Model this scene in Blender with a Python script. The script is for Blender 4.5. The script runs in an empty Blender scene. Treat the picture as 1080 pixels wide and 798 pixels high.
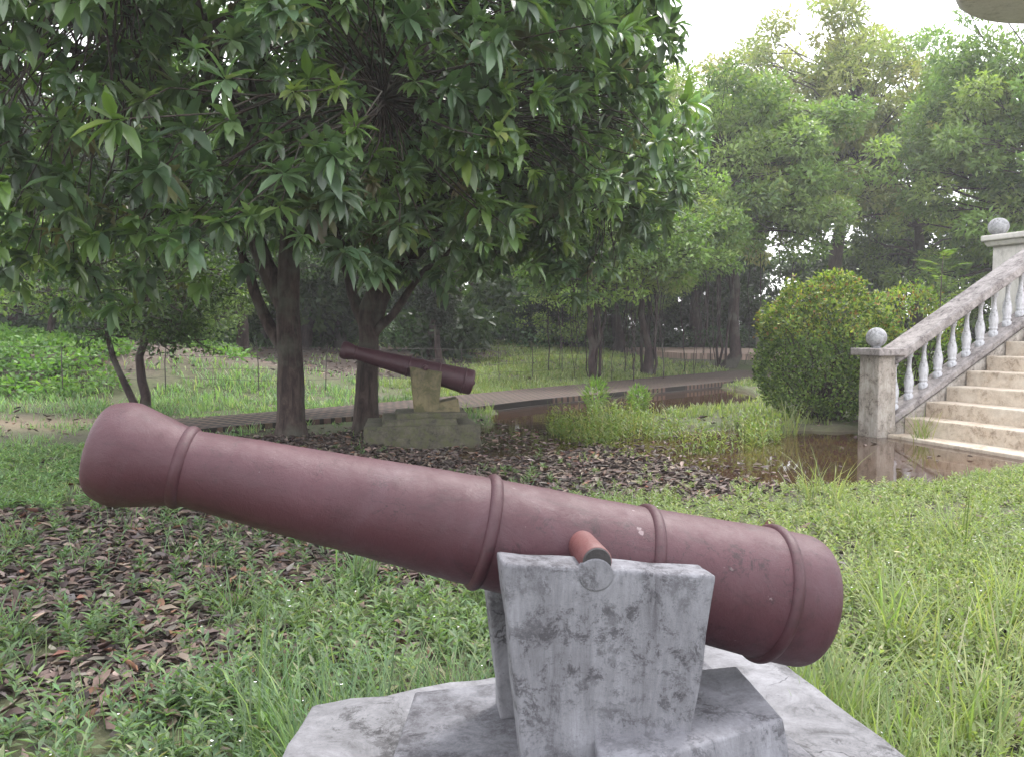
import bpy, bmesh, math, random
import numpy as np
from mathutils import Vector, Matrix, noise as mnoise
random.seed(7)
RNG = np.random.default_rng(11)
R = math.radians
SC = bpy.context.scene
COL = SC.collection

# ------------------------------------------------------------------ camera
cam_d = bpy.data.cameras.new('camera')
cam = bpy.data.objects.new('camera', cam_d); COL.objects.link(cam)
cam.location = (0, 0, 1.25)
cam.rotation_euler = (R(90) - math.atan(49 / 850), 0, 0)
cam_d.sensor_width = 36.0
cam_d.lens = 36.0 * 850 / 1080
cam_d.clip_start = 0.05; cam_d.clip_end = 2000
SC.camera = cam

# ------------------------------------------------------------------ sky, sun, exposure
SUN_EL, SUN_AZ = R(58), R(35)            # azimuth clockwise from +Y (away from camera), i.e. back right
w = bpy.data.worlds.new('World'); SC.world = w; w.use_nodes = True
nt = w.node_tree; nt.nodes.clear()
out = nt.nodes.new('ShaderNodeOutputWorld'); bg = nt.nodes.new('ShaderNodeBackground')
sky = nt.nodes.new('ShaderNodeTexSky'); sky.sky_type = 'NISHITA'; sky.sun_disc = False
sky.sun_elevation = SUN_EL; sky.sun_rotation = SUN_AZ
sky.air_density = 1.0; sky.dust_density = 3.0
tcw = nt.nodes.new('ShaderNodeTexCoord'); nz = nt.nodes.new('ShaderNodeTexNoise')
nz.inputs['Scale'].default_value = 3.0; nz.inputs['Detail'].default_value = 5
nt.links.new(tcw.outputs['Generated'], nz.inputs['Vector'])
mr = nt.nodes.new('ShaderNodeMapRange'); mr.inputs['From Min'].default_value = .3; mr.inputs['From Max'].default_value = .7
mr.inputs['To Min'].default_value = .8; mr.inputs['To Max'].default_value = 1.0
nt.links.new(nz.outputs['Fac'], mr.inputs['Value'])
mx = nt.nodes.new('ShaderNodeMixRGB'); mx.inputs['Color2'].default_value = (9.3, 9.3, 9.6, 1)
nt.links.new(mr.outputs['Result'], mx.inputs['Fac']); nt.links.new(sky.outputs['Color'], mx.inputs['Color1'])
nt.links.new(mx.outputs['Color'], bg.inputs['Color']); bg.inputs['Strength'].default_value = 0.12
nt.links.new(bg.outputs[0], out.inputs['Surface'])
sd = bpy.data.lights.new('sun', 'SUN'); sd.energy = 1.5; sd.angle = R(14); sd.color = (1.0, .96, .9)
so = bpy.data.objects.new('sun', sd); COL.objects.link(so)
sdir = Vector((math.sin(SUN_AZ) * math.cos(SUN_EL), math.cos(SUN_AZ) * math.cos(SUN_EL), math.sin(SUN_EL)))
so.rotation_euler = (-sdir).to_track_quat('-Z', 'Y').to_euler()
so.location = (0, 0, 30)
SC.view_settings.view_transform = 'Standard'; SC.view_settings.look = 'None'
SC.view_settings.exposure = 1.66; SC.view_settings.gamma = 1.0; SC.view_settings.use_curve_mapping = False
SC.render.engine = 'CYCLES'
cy = SC.cycles
cy.use_denoising = True
cy.max_bounces = 7; cy.diffuse_bounces = 3; cy.glossy_bounces = 3; cy.transmission_bounces = 3
cy.transparent_max_bounces = 6; cy.volume_bounces = 0
cy.caustics_reflective = False; cy.caustics_refractive = False

# ------------------------------------------------------------------ helpers: objects
def tag(o, label=None, cat=None, group=None, kind=None):
    if label: o['label'] = label
    if cat: o['category'] = cat
    if group: o['group'] = group
    if kind: o['kind'] = kind
    return o

def thing(name, loc, label, cat, rz=0, group=None, scale=1):
    o = bpy.data.objects.new(name, None); COL.objects.link(o)
    o.location = loc; o.rotation_euler = (0, 0, rz); o.empty_display_size = .2
    if scale != 1: o.scale = (scale,) * 3 if not isinstance(scale, tuple) else scale
    return tag(o, label, cat, group)

def link(name, me, mat=None, parent=None, smooth=False):
    if mat: me.materials.append(mat)
    o = bpy.data.objects.new(name, me); COL.objects.link(o)
    if parent: o.parent = parent
    if smooth: me.polygons.foreach_set('use_smooth', np.ones(len(me.polygons), bool))
    return o

def from_bm(name, bm, mat, parent=None, smooth=False):
    me = bpy.data.meshes.new(name); bmesh.ops.recalc_face_normals(bm, faces=bm.faces)
    bm.to_mesh(me); bm.free()
    return link(name, me, mat, parent, smooth)

def tri_mesh(name, V, T, cols=None):
    """big triangle (N,3) or quad (N,4) mesh from numpy arrays; cols = per-vertex rgb"""
    me = bpy.data.meshes.new(name)
    V = np.ascontiguousarray(V, dtype=np.float32); T = np.ascontiguousarray(T, dtype=np.int32)
    k = T.shape[1]
    me.vertices.add(len(V)); me.vertices.foreach_set('co', V.ravel())
    me.loops.add(T.size); me.loops.foreach_set('vertex_index', T.ravel())
    me.polygons.add(len(T)); me.polygons.foreach_set('loop_start', np.arange(0, T.size, k, dtype=np.int32))
    me.polygons.foreach_set('loop_total', np.full(len(T), k, dtype=np.int32))
    me.update(calc_edges=True)
    if cols is not None:
        a = me.color_attributes.new('Col', 'FLOAT_COLOR', 'POINT')
        c = np.ones((len(V), 4), np.float32); c[:, :3] = cols
        a.data.foreach_set('color', c.ravel())
    me.validate()
    return me

# ------------------------------------------------------------------ helpers: noise
_perm = RNG.permutation(4096)
def vnoise(x, y, s=1.0, seed=0):
    x = np.asarray(x, float) * s + seed * 17.3; y = np.asarray(y, float) * s - seed * 9.1
    xi = np.floor(x).astype(int); yi = np.floor(y).astype(int); fx = x - xi; fy = y - yi
    fx = fx * fx * (3 - 2 * fx); fy = fy * fy * (3 - 2 * fy)
    h = lambda a, b: _perm[(_perm[(a + seed * 31) & 4095] + b) & 4095] / 4095.0
    return (h(xi, yi) * (1 - fx) + h(xi + 1, yi) * fx) * (1 - fy) + (h(xi, yi + 1) * (1 - fx) + h(xi + 1, yi + 1) * fx) * fy
def fbm(x, y, s=1.0, seed=0, o=4):
    t = 0; a = .5; n = 0
    for i in range(o):
        t = t + a * vnoise(x, y, s * 2 ** i, seed + i); n += a; a *= .5
    return t / n
def sstep(a, b, v):
    t = np.clip((np.asarray(v, float) - a) / (b - a), 0, 1); return t * t * (3 - 2 * t)

# ------------------------------------------------------------------ helpers: materials
def newmat(name):
    m = bpy.data.materials.new(name); m.use_nodes = True
    n = m.node_tree.nodes; n.clear()
    o = n.new('ShaderNodeOutputMaterial'); p = n.new('ShaderNodeBsdfPrincipled')
    m.node_tree.links.new(p.outputs[0], o.inputs[0])
    return m, m.node_tree, p
class NT:
    def __init__(s, nt): s.nt = nt
    def n(s, t, **k):
        x = s.nt.nodes.new(t)
        for a, b in k.items():
            if hasattr(x, a) and not a[0].isupper(): setattr(x, a, b)
        return x
    def l(s, a, b): s.nt.links.new(a, b)
    def coord(s, scale=(1, 1, 1), rot=(0, 0, 0), kind='Object'):
        c = s.n('ShaderNodeTexCoord'); m = s.n('ShaderNodeMapping')
        m.inputs['Scale'].default_value = scale; m.inputs['Rotation'].default_value = rot
        s.l(c.outputs[kind], m.inputs[0]); return m.outputs[0]
    def noise(s, vec, sc, det=6, rough=.6, dist=0):
        x = s.n('ShaderNodeTexNoise'); x.inputs['Scale'].default_value = sc; x.inputs['Detail'].default_value = det
        x.inputs['Roughness'].default_value = rough; x.inputs['Distortion'].default_value = dist
        s.l(vec, x.inputs['Vector']); return x.outputs['Fac']
    def vor(s, vec, sc, feat='F1'):
        x = s.n('ShaderNodeTexVoronoi'); x.feature = feat; x.inputs['Scale'].default_value = sc
        s.l(vec, x.inputs['Vector']); return x.outputs['Distance']
    def ramp(s, f, stops):
        r = s.n('ShaderNodeValToRGB'); e = r.color_ramp.elements
        while len(e) < len(stops): e.new(.5)
        for i, (p, c) in enumerate(stops):
            e[i].position = p; e[i].color = (c[0], c[1], c[2], 1) if isinstance(c, (tuple, list)) else (c, c, c, 1)
        s.l(f, r.inputs[0]); return r.outputs[0]
    def mix(s, f, a, b, mode='MIX'):
        m = s.n('ShaderNodeMixRGB'); m.blend_type = mode
        for v, i in ((f, 0), (a, 1), (b, 2)):
            if hasattr(v, 'is_linked') or hasattr(v, 'links'): s.l(v, m.inputs[i])
            elif isinstance(v, (tuple, list)): m.inputs[i].default_value = (v[0], v[1], v[2], 1)
            else: m.inputs[i].default_value = v if i == 0 else (v, v, v, 1)
        return m.outputs[0]
    def math(s, op, a, b=0.0):
        m = s.n('ShaderNodeMath'); m.operation = op
        for v, i in ((a, 0), (b, 1)):
            if isinstance(v, (int, float)): m.inputs[i].default_value = v
            else: s.l(v, m.inputs[i])
        return m.outputs[0]
    def bump(s, h, st, dist, p):
        b = s.n('ShaderNodeBump'); b.inputs['Strength'].default_value = st; b.inputs['Distance'].default_value = dist
        s.l(h, b.inputs['Height']); s.l(b.outputs[0], p.inputs['Normal'])

def leaf_mat(name, trans=.35, rough=.45, spec=.5):
    m, nt_, p = newmat(name); t = NT(nt_)
    a = t.n('ShaderNodeAttribute'); a.attribute_name = 'Col'
    t.l(a.outputs['Color'], p.inputs['Base Color']); p.inputs['Roughness'].default_value = rough
    p.inputs['Specular IOR Level'].default_value = spec
    tr = t.n('ShaderNodeBsdfTranslucent')
    c2 = t.mix(1.0, a.outputs['Color'], (1.5, 1.7, .7), 'MULTIPLY'); t.l(c2, tr.inputs[0])
    ms = t.n('ShaderNodeMixShader'); ms.inputs[0].default_value = trans
    t.l(p.outputs[0], ms.inputs[1]); t.l(tr.outputs[0], ms.inputs[2])
    o = [n for n in nt_.nodes if n.type == 'OUTPUT_MATERIAL'][0]; t.l(ms.outputs[0], o.inputs[0])
    return m

def bark_mat(name, c1, c2, scale=1):
    m, nt_, p = newmat(name); t = NT(nt_)
    v = t.coord((scale, scale, scale * .22))
    n1 = t.noise(v, 14, 9, .72, .8); v2 = t.coord((1, 1, 1)); n2 = t.noise(v2, 2.2, 4)
    c = t.ramp(n1, [(.36, tuple(x * .3 for x in c1)), (.5, c1), (.66, c2)])
    c = t.mix(t.ramp(n2, [(.5, 0.0), (.62, .6)]), c, (.085, .09, .07))
    t.l(c, p.inputs['Base Color']); p.inputs['Roughness'].default_value = .95
    t.bump(n1, .9, .02, p); return m

def concrete_mat(name, base, stain, dark, moss=None, scale=1.0, cracks=True, amount=.5, streak=True, band=None):
    m, nt_, p = newmat(name); t = NT(nt_)
    v = t.coord((1, 1, 1)); vs = t.coord((1.0, 1.0, .22 if streak else 1))
    n1 = t.noise(v, 1.6 * scale, 9, .68, .6); n2 = t.noise(vs, 4.5 * scale, 12, .78, .9); n3 = t.noise(v, 75 * scale, 6, .75)
    n5 = t.noise(vs, 16 * scale, 10, .8, .5); n6 = t.noise(v, 9 * scale, 12, .85, .3)
    c = t.mix(t.ramp(n1, [(.35, 0.0), (.65, 1.0)]), base, stain)
    c = t.mix(t.ramp(n5, [(.45, 0.0), (.72, .55)]), c, tuple(x * 1.25 for x in base))
    m2 = t.ramp(n2, [(.50 - .12 * amount, 0.0), (.60, .45 * amount), (.72, .95)])
    c = t.mix(m2, c, dark)
    m6 = t.math('MULTIPLY', t.ramp(n6, [(.50, 0.0), (.56, 1.0)]), t.ramp(n1, [(.46, .12), (.60, .95)]))
    c = t.mix(t.math('MULTIPLY', m6, .4 + .5 * amount), c, tuple(x * .8 for x in dark))
    sp = t.ramp(n3, [(.60, 0.0), (.70, .6)])
    c = t.mix(sp, c, dark)
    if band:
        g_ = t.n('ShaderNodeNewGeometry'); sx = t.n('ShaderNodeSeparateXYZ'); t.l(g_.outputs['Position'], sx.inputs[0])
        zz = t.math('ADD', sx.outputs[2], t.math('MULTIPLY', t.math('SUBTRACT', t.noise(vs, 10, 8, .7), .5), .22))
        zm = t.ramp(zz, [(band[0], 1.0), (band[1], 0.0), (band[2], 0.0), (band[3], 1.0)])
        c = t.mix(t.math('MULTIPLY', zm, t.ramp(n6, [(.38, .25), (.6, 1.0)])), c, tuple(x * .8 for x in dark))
    if moss:
        n4 = t.noise(v, 3.4 * scale, 7, .7, .8)
        c = t.mix(t.ramp(n4, [(.45, 0.0), (.6, .9)]), c, moss)
    h = t.mix(.5, t.mix(.4, n3, n2), n6)
    if cracks:
        nn = t.n('ShaderNodeTexNoise'); nn.inputs['Scale'].default_value = 4 * scale; nn.inputs['Detail'].default_value = 8; t.l(v, nn.inputs['Vector'])
        vv = t.n('ShaderNodeVectorMath'); vv.operation = 'ADD'; t.l(v, vv.inputs[0])
        sc = t.n('ShaderNodeVectorMath'); sc.operation = 'SCALE'; sc.inputs['Scale'].default_value = .30; t.l(nn.outputs['Color'], sc.inputs[0])
        t.l(sc.outputs[0], vv.inputs[1])
        d = t.vor(vv.outputs[0], 1.5 * scale, 'DISTANCE_TO_EDGE')
        cm = t.ramp(d, [(.0, .8), (.003, .6), (.007, 0.0)])
        gate = t.ramp(t.noise(v, 1.2 * scale, 4), [(.54, 0.0), (.62, 1.0)])
        cm = t.math('MULTIPLY', cm, gate)
        c = t.mix(cm, c, tuple(x * .5 for x in dark)); h = t.mix(cm, h, 0.0)
    t.l(c, p.inputs['Base Color']); p.inputs['Roughness'].default_value = .88
    t.bump(h, .6, .012, p); return m

def paint_mat(name, base, light, dark, chips=True):
    m, nt_, p = newmat(name); t = NT(nt_)
    v = t.coord((1, 1, 1)); vl = t.coord((.5, 2.0, 2.0))
    n1 = t.noise(v, 5, 7, .6, .3); n2 = t.noise(v, 28, 8, .75, .2); n3 = t.noise(vl, 11, 8, .7, 1.2); n4 = t.noise(v, 140, 3)
    c = t.mix(t.ramp(n1, [(.3, 0.0), (.72, 1.0)]), base, light)
    c = t.mix(t.ramp(n3, [(.55, 0.0), (.75, .55)]), c, dark)
    c = t.mix(t.ramp(n2, [(.6, 0.0), (.74, .5)]), c, tuple(x * .8 for x in dark))
    if chips:
        w_ = t.n('ShaderNodeTexNoise'); w_.inputs['Scale'].default_value = 34; w_.inputs['Detail'].default_value = 5
        t.l(v, w_.inputs['Vector'])
        ch = t.ramp(w_.outputs['Fac'], [(.715, 0.0), (.725, 1.0)])
        c = t.mix(t.math('MULTIPLY', ch, .6), c, (.24, .19, .20))
        # hairline crazing
        vv = t.n('ShaderNodeVectorMath'); vv.operation = 'ADD'; t.l(v, vv.inputs[0])
        sc = t.n('ShaderNodeVectorMath'); sc.operation = 'SCALE'; sc.inputs['Scale'].default_value = .12; t.l(w_.outputs['Color'], sc.inputs[0]); t.l(sc.outputs[0], vv.inputs[1])
        d = t.vor(vv.outputs[0], 8.0, 'DISTANCE_TO_EDGE')
        cm = t.ramp(d, [(.0, .8), (.004, .4), (.010, 0.0)])
        gate = t.ramp(t.noise(v, 6.2, 4), [(.50, 0.0), (.58, 1.0)])
        cm = t.math('MULTIPLY', cm, gate)
        c = t.mix(cm, c, tuple(x * .25 for x in dark))
    t.l(c, p.inputs['Base Color'])
    t.l(t.ramp(n2, [(.3, .38), (.7, .64)]), p.inputs['Roughness']); p.inputs['Specular IOR Level'].default_value = .40
    h = t.mix(.6, n2, n1)
    sv = t.coord((1.2, 14, 14), (.0, .0, .05)); n7 = t.noise(sv, 9, 6, .8, .3)
    c = t.mix(t.ramp(n7, [(.60, 0.0), (.68, .5)]), c, dark)
    n8 = t.noise(v, 2.7, 6, .75, 1.0)
    c = t.mix(t.ramp(n8, [(.50, 0.0), (.66, .45)]), c, (.070, .038, .050))
    n9 = t.noise(v, 22, 12, .85, .6); n10 = t.noise(v, 1.9, 3)
    c = t.mix(t.math('MULTIPLY', t.ramp(n9, [(.55, 0.0), (.60, 1.0)]), t.ramp(n10, [(.42, .1), (.60, .75)])), c, tuple(x * .55 for x in dark))
    t.l(c, p.inputs['Base Color'])
    h = t.mix(.35, h, n9)
    t.bump(h, .55, .010, p); return m

M_ = {}
M_['cannon'] = paint_mat('cannon_paint', (.043, .0120, .0180), (.062, .0205, .0290), (.013, .005, .007))
M_['cannon_old'] = paint_mat('dark_cannon_paint', (.048, .018, .026), (.064, .027, .034), (.03, .013, .018), False)
M_['ring'] = paint_mat('ring_paint', (.038, .0110, .016), (.054, .018, .025), (.018, .008, .010))
M_['trunnion'] = paint_mat('trunnion_paint', (.095, .031, .032), (.12, .044, .042), (.12, .05, .045), False)
M_['trunnion_end'] = concrete_mat('trunnion_end', (.05, .045, .048), (.03, .028, .03), (.012, .012, .012), None, 4, False)
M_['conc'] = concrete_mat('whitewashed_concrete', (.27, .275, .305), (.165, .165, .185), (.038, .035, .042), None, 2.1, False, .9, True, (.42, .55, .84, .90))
M_['conc_dark'] = concrete_mat('sooty_concrete', (.24, .24, .26), (.145, .145, .155), (.022, .02, .022), None, 1.8, True, 1.0, False)
M_['ochre'] = concrete_mat('ochre_concrete', (.20, .165, .085), (.13, .115, .08), (.05, .042, .03), (.07, .07, .03), 1.8, False, .7)
M_['mossy'] = concrete_mat('mossy_concrete', (.13, .118, .085), (.05, .045, .038), (.010, .009, .008), (.075, .08, .035), 4.0, True, .9, False)
M_['step'] = concrete_mat('weathered_step_plaster', (.60, .54, .46), (.47, .38, .29), (.17, .12, .085), None, 1.5, False, .5, False)
M_['rail'] = concrete_mat('lichened_rail_concrete', (.40, .37, .36), (.20, .175, .17), (.045, .037, .038), None, 2.4, False, .95, False)
M_['newel'] = concrete_mat('peeling_newel_plaster', (.46, .43, .39), (.28, .24, .20), (.06, .048, .04), None, 3.0, False, .9)
M_['white'] = concrete_mat('white_baluster_paint', (.62, .63, .67), (.48, .48, .50), (.08, .08, .085), None, 4.0, False, .75)
M_['ball'] = concrete_mat('weathered_ball', (.42, .43, .45), (.26, .26, .27), (.06, .055, .055), None, 5.0, False, .9, False)
M_['pillar'] = concrete_mat('cream_pillar_paint', (.52, .50, .47), (.44, .42, .39), (.22, .21, .19), None, 1.2, False, .25)
M_['bark'] = bark_mat('mango_bark', (.045, .029, .026), (.085, .062, .052))
M_['bark_d'] = bark_mat('dark_bark', (.032, .018, .019), (.06, .04, .036))
M_['twig'] = bark_mat('twig_bark', (.11, .085, .07), (.20, .17, .14), 3)
M_['leaf'] = leaf_mat('mango_leaf', .3, .38, .8)
M_['leaf2'] = leaf_mat('tree_leaf', .38, .5, .4)
M_['grass'] = leaf_mat('grass_leaf', .38, .5, .35)
m, nt_, p = newmat('dry_leaf'); t = NT(nt_)
a = t.n('ShaderNodeAttribute'); a.attribute_name = 'Col'; t.l(a.outputs['Color'], p.inputs['Base Color']); p.inputs['Roughness'].default_value = .85
M_['dry'] = m
m, nt_, p = newmat('petal'); p.inputs['Base Color'].default_value = (.8, .8, .82, 1); p.inputs['Roughness'].default_value = .6; M_['petal'] = m
m, nt_, p = newmat('dark_steel'); p.inputs['Base Color'].default_value = (.06, .05, .045, 1); p.inputs['Roughness'].default_value = .7; M_['steel'] = m

# ------------------------------------------------------------------ terrain
PN = (-.74, .673)
def beyond(x, y): return (np.asarray(x) + 3.1) * PN[0] + (np.asarray(y) - 9.5) * PN[1]
def ell(x, y, cx, cy_, rx, ry, ang=0):
    c, s = math.cos(ang), math.sin(ang); dx = x - cx; dy = y - cy_
    return np.sqrt(((dx * c + dy * s) / rx) ** 2 + ((-dx * s + dy * c) / ry) ** 2)
def pond(x, y):
    """1 in the flooded hollow, 0 outside"""
    wob = (fbm(x, y, .9, 3) - .5) * .55
    a = ell(x, y, .35, 9.9, 1.15, 2.6, -.45) + wob
    b = ell(x, y, 3.5, 8.7, 2.6, 1.9, .2) + wob
    c = np.abs((x + 3.1) * -.728 + (y - 10.5) * .685 + 1.0) / 1.6 + wob * .5 + 3 * sstep(.0, -.9, x + 0 * y) + 3 * sstep(4.6, 6, x + 0 * y)
    return np.maximum(np.maximum(1 - sstep(.8, 1.12, a), 1 - sstep(.8, 1.12, b)), (1 - sstep(.8, 1.1, c)))
def ground_z(x, y):
    x = np.asarray(x, float); y = np.asarray(y, float)
    e = beyond(x, y)
    z = .78 * sstep(1.5, 14, e)
    z = z + .55 * (1 - sstep(.5, 1.3, ell(x, y, -9.5, 15.5, 5.5, 2.6, .2)))
    z = z + (fbm(x, y, .35, 1) - .5) * .10 * sstep(3, 9, np.hypot(x, y)) + (fbm(x, y, 2.2, 5) - .5) * .05
    m_ = 1 - sstep(.8, 1.2, ell(x, y, 7.8, 32.5, 4.2, 7.2)); z = z * (1 - m_) + .32 * m_
    z = z - .16 * pond(x, y) * (.75 + .5 * (fbm(x, y, 1.6, 8) - .2))
    return z
gx = np.unique(np.concatenate([-np.geomspace(9, 120, 40)[::-1], np.linspace(-9, 9, 301), np.geomspace(9, 120, 40)]))
gy = np.unique(np.concatenate([[-40, -20, -12, -8, -5, -3, -2, -1], np.linspace(0, 16, 261), np.geomspace(16, 140, 70)]))
X, Y = np.meshgrid(gx, gy); Z = ground_z(X, Y)
V = np.c_[X.ravel(), Y.ravel(), Z.ravel()]
ny, nx = X.shape; i = np.arange(ny - 1)[:, None] * nx + np.arange(nx - 1)[None]
Q = np.stack([i, i + 1, i + nx + 1, i + nx], -1).reshape(-1, 4)
def litter(x, y):     # fallen-leaf / bare soil zones
    a = 1 - sstep(.65, 1.15, ell(x, y, -1.2, 8.3, 3.0, 2.2, .35) + (fbm(x, y, .8, 21) - .5) * .7)
    b = 1 - sstep(.75, 1.25, ell(x, y, -1.9, 4.6, 2.6, 1.35, .1) + (fbm(x, y, 1.4, 22) - .5) * 1.1)
    e = beyond(x, y)
    c = sstep(5.2, 6.5, e + (fbm(x, y, .5, 23) - .5) * 2) * (1 - sstep(12, 15, e)) * (1 - sstep(-2.5, 1.0, x + (fbm(x, y, .4, 24) - .5) * 3)) * sstep(-10, -8.2, x)
    d = 1 - sstep(.6, 1.2, ell(x, y, -1.4, 2.9, .5, .35, 0) + (fbm(x, y, 3, 25) - .5) * .9)
    f = 1 - sstep(.75, 1.2, ell(x, y, .75, 7.1, 1.75, 1.15, .1) + (fbm(x, y, 1.2, 26) - .5) * .6)
    return np.clip(np.maximum.reduce([a, b, c, d * .8, f]), 0, 1)
def wetness(x, y):
    return np.clip(pond(x, y) * 1.0 + .7 * (1 - sstep(.7, 1.3, ell(x, y, 1.4, 7.6, 1.9, .75, 0))), 0, 1)
lit = litter(X, Y).ravel(); wet = wetness(X, Y).ravel(); tan = np.maximum(np.exp(-((Y - 10.7 - .12 * (X + 6)) / .55) ** 2) * (1 - sstep(-5.6, -4.6, X)), 0).ravel()
me = tri_mesh('ground', V, Q, np.c_[lit, wet, tan])
m, nt_, p = newmat('ground_soil'); t = NT(nt_)
v = t.coord((1, 1, 1)); a = t.n('ShaderNodeAttribute'); a.attribute_name = 'Col'
sp = t.n('ShaderNodeSeparateColor'); t.l(a.outputs['Color'], sp.inputs[0])
n1 = t.noise(v, 1.3, 8, .65, .3); n2 = t.noise(v, 14, 8, .75); n3 = t.noise(v, 60, 4, .7)
soil = t.ramp(n2, [(.3, (.045, .032, .026)), (.5, (.085, .064, .052)), (.75, (.13, .10, .082))])
grn = t.ramp(n2, [(.3, (.035, .045, .016)), (.55, (.07, .10, .03)), (.75, (.10, .13, .045))])
k = t.ramp(n1, [(.35, 1.0), (.62, .35)])
gm = t.math('MULTIPLY', t.math('SUBTRACT', 1.0, sp.outputs[0]), k)
c = t.mix(gm, soil, grn)
c = t.mix(t.math('MULTIPLY', sp.outputs[2], .85), c, (.26, .20, .14))
c = t.mix(t.math('MULTIPLY', sp.outputs[1], .6), c, (.075, .045, .03))
t.l(c, p.inputs['Base Color'])
t.l(t.ramp(sp.outputs[1], [(.2, .95), (.8, .45)]), p.inputs['Roughness'])
t.bump(t.mix(.4, n2, n3), .8, .03, p)
tag(link('ground', me, m, smooth=True), kind='structure')

# water (one sheet just above the hollow's bed; the ground's banks close it)
V = []; F = []
xs = np.linspace(-2.2, 8.0, 130); ys = np.linspace(5.8, 18.5, 130)
XX, YY = np.meshgrid(xs, ys); V = np.c_[XX.ravel(), YY.ravel(), np.full(XX.size, -.052)]
# keep only cells where the hollow lies below the sheet (plus a rim)
G = ground_z(XX, YY); below = (G < -.035)
i = np.arange(129)[:, None] * 130 + np.arange(129)[None]
Q = np.stack([i, i + 1, i + 131, i + 130], -1)
keep = below[:-1, :-1] | below[1:, :-1] | below[:-1, 1:] | below[1:, 1:]
inpond = pond(XX, YY)[:-1, :-1] > .01
Q = Q[keep & inpond]
used, inv = np.unique(Q, return_inverse=True)
me = tri_mesh('pond_water', V[used], inv.reshape(Q.shape))
m, nt_, p = newmat('muddy_water'); t = NT(nt_)
v = t.coord((1, 1, 1)); n1 = t.noise(v, .7, 4)
t.l(t.ramp(n1, [(.35, (.058, .030, .017)), (.65, (.038, .023, .015))]), p.inputs['Base Color'])
p.inputs['Roughness'].default_value = .035; p.inputs['IOR'].default_value = 1.33; p.inputs['Specular IOR Level'].default_value = .8
t.bump(t.noise(v, 5, 3, .5), .10, .01, p)
tag(link('pond_water', me, m, smooth=True), kind='structure')

# ------------------------------------------------------------------ leaf / blade batch builders
LEAF = (np.array([(0, 0, 0), (.33, 0, -.015), (.68, 0, -.05), (1, 0, -.13), (.33, .5, .06), (.70, .38, .01), (.33, -.5, .06), (.70, -.38, .01)], float),
        np.array([(0, 6, 1), (0, 1, 4), (1, 6, 7), (1, 7, 2), (1, 2, 5), (1, 5, 4), (2, 7, 3), (2, 3, 5)]))
SMALL = (np.array([(0, 0, 0), (.45, .5, .08), (1, 0, -.05), (.45, -.5, .08), ], float), np.array([(0, 3, 2), (0, 2, 1)]))
CURL = (np.array([(0, 0, 0), (.35, .5, .22), (.35, -.5, .18), (.75, .38, .16), (.75, -.4, .2), (1, 0, .1), (.45, 0, 0)], float),
        np.array([(0, 2, 6), (0, 6, 1), (6, 2, 4), (6, 3, 1), (6, 4, 5), (6, 5, 3)]))
def batch(tpl, P, D, U, L, W, cols):
    """P positions, D directions, U approximate normals, L lengths, W widths"""
    tv, tf = tpl; n = len(P)
    D = D / np.linalg.norm(D, axis=1, keepdims=True)
    S = np.cross(U, D); S /= np.maximum(np.linalg.norm(S, axis=1, keepdims=True), 1e-6)
    N = np.cross(D, S)
    V = P[:, None] + tv[None, :, 0:1] * (D * L[:, None])[:, None] + tv[None, :, 1:2] * (S * W[:, None])[:, None] + tv[None, :, 2:3] * (N * L[:, None])[:, None]
    F = tf[None] + (np.arange(n) * len(tv))[:, None, None]
    C = np.repeat(cols, len(tv), 0)
    return V.reshape(-1, 3), F.reshape(-1, 3), C
def merge(parts):
    Vs, Fs, Cs = [], [], []; o = 0
    for V, F, C in parts:
        Vs.append(V); Fs.append(F + o); Cs.append(C); o += len(V)
    return np.concatenate(Vs), np.concatenate(Fs), np.concatenate(Cs)
def rvec(n):
    v = RNG.normal(size=(n, 3)); return v / np.linalg.norm(v, axis=1, keepdims=True)
def palette(n, pal, wts, var=.18):
    pal = np.array(pal); k = RNG.choice(len(pal), n, p=np.array(wts) / sum(wts))
    return np.clip(pal[k] * (1 + RNG.normal(size=(n, 1)) * var) * (1 + RNG.normal(size=(n, 3)) * .05), .004, .9)
def blades(P, H, Wd, lean, cols, bend=.5):
    """curved grass blades: 3 segments"""
    n = len(P); az = RNG.uniform(0, 2 * np.pi, n); dx = np.c_[np.cos(az), np.sin(az), np.zeros(n)]
    sx = np.c_[-np.sin(az), np.cos(az), np.zeros(n)]
    V = np.zeros((n, 7, 3)); ts = [0, .4, .75, 1.0]; b = RNG.uniform(.2, 1.3, n) * bend
    for j, tt in enumerate(ts):
        c = P + dx * (lean * tt + b * tt * tt * .6)[:, None] * H[:, None] + np.array([0, 0, 1.]) * (H * (tt - .25 * b * tt * tt))[:, None]
        if j < 3:
            ww = Wd * (1, .9, .6)[j] * .5
            V[:, 2 * j] = c - sx * ww[:, None]; V[:, 2 * j + 1] = c + sx * ww[:, None]
        else: V[:, 6] = c
    tf = np.array([(0, 1, 3), (0, 3, 2), (2, 3, 5), (2, 5, 4), (4, 5, 6)])
    F = tf[None] + (np.arange(n) * 7)[:, None, None]
    return V.reshape(-1, 3), F.reshape(-1, 3), np.repeat(cols, 7, 0)

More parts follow.
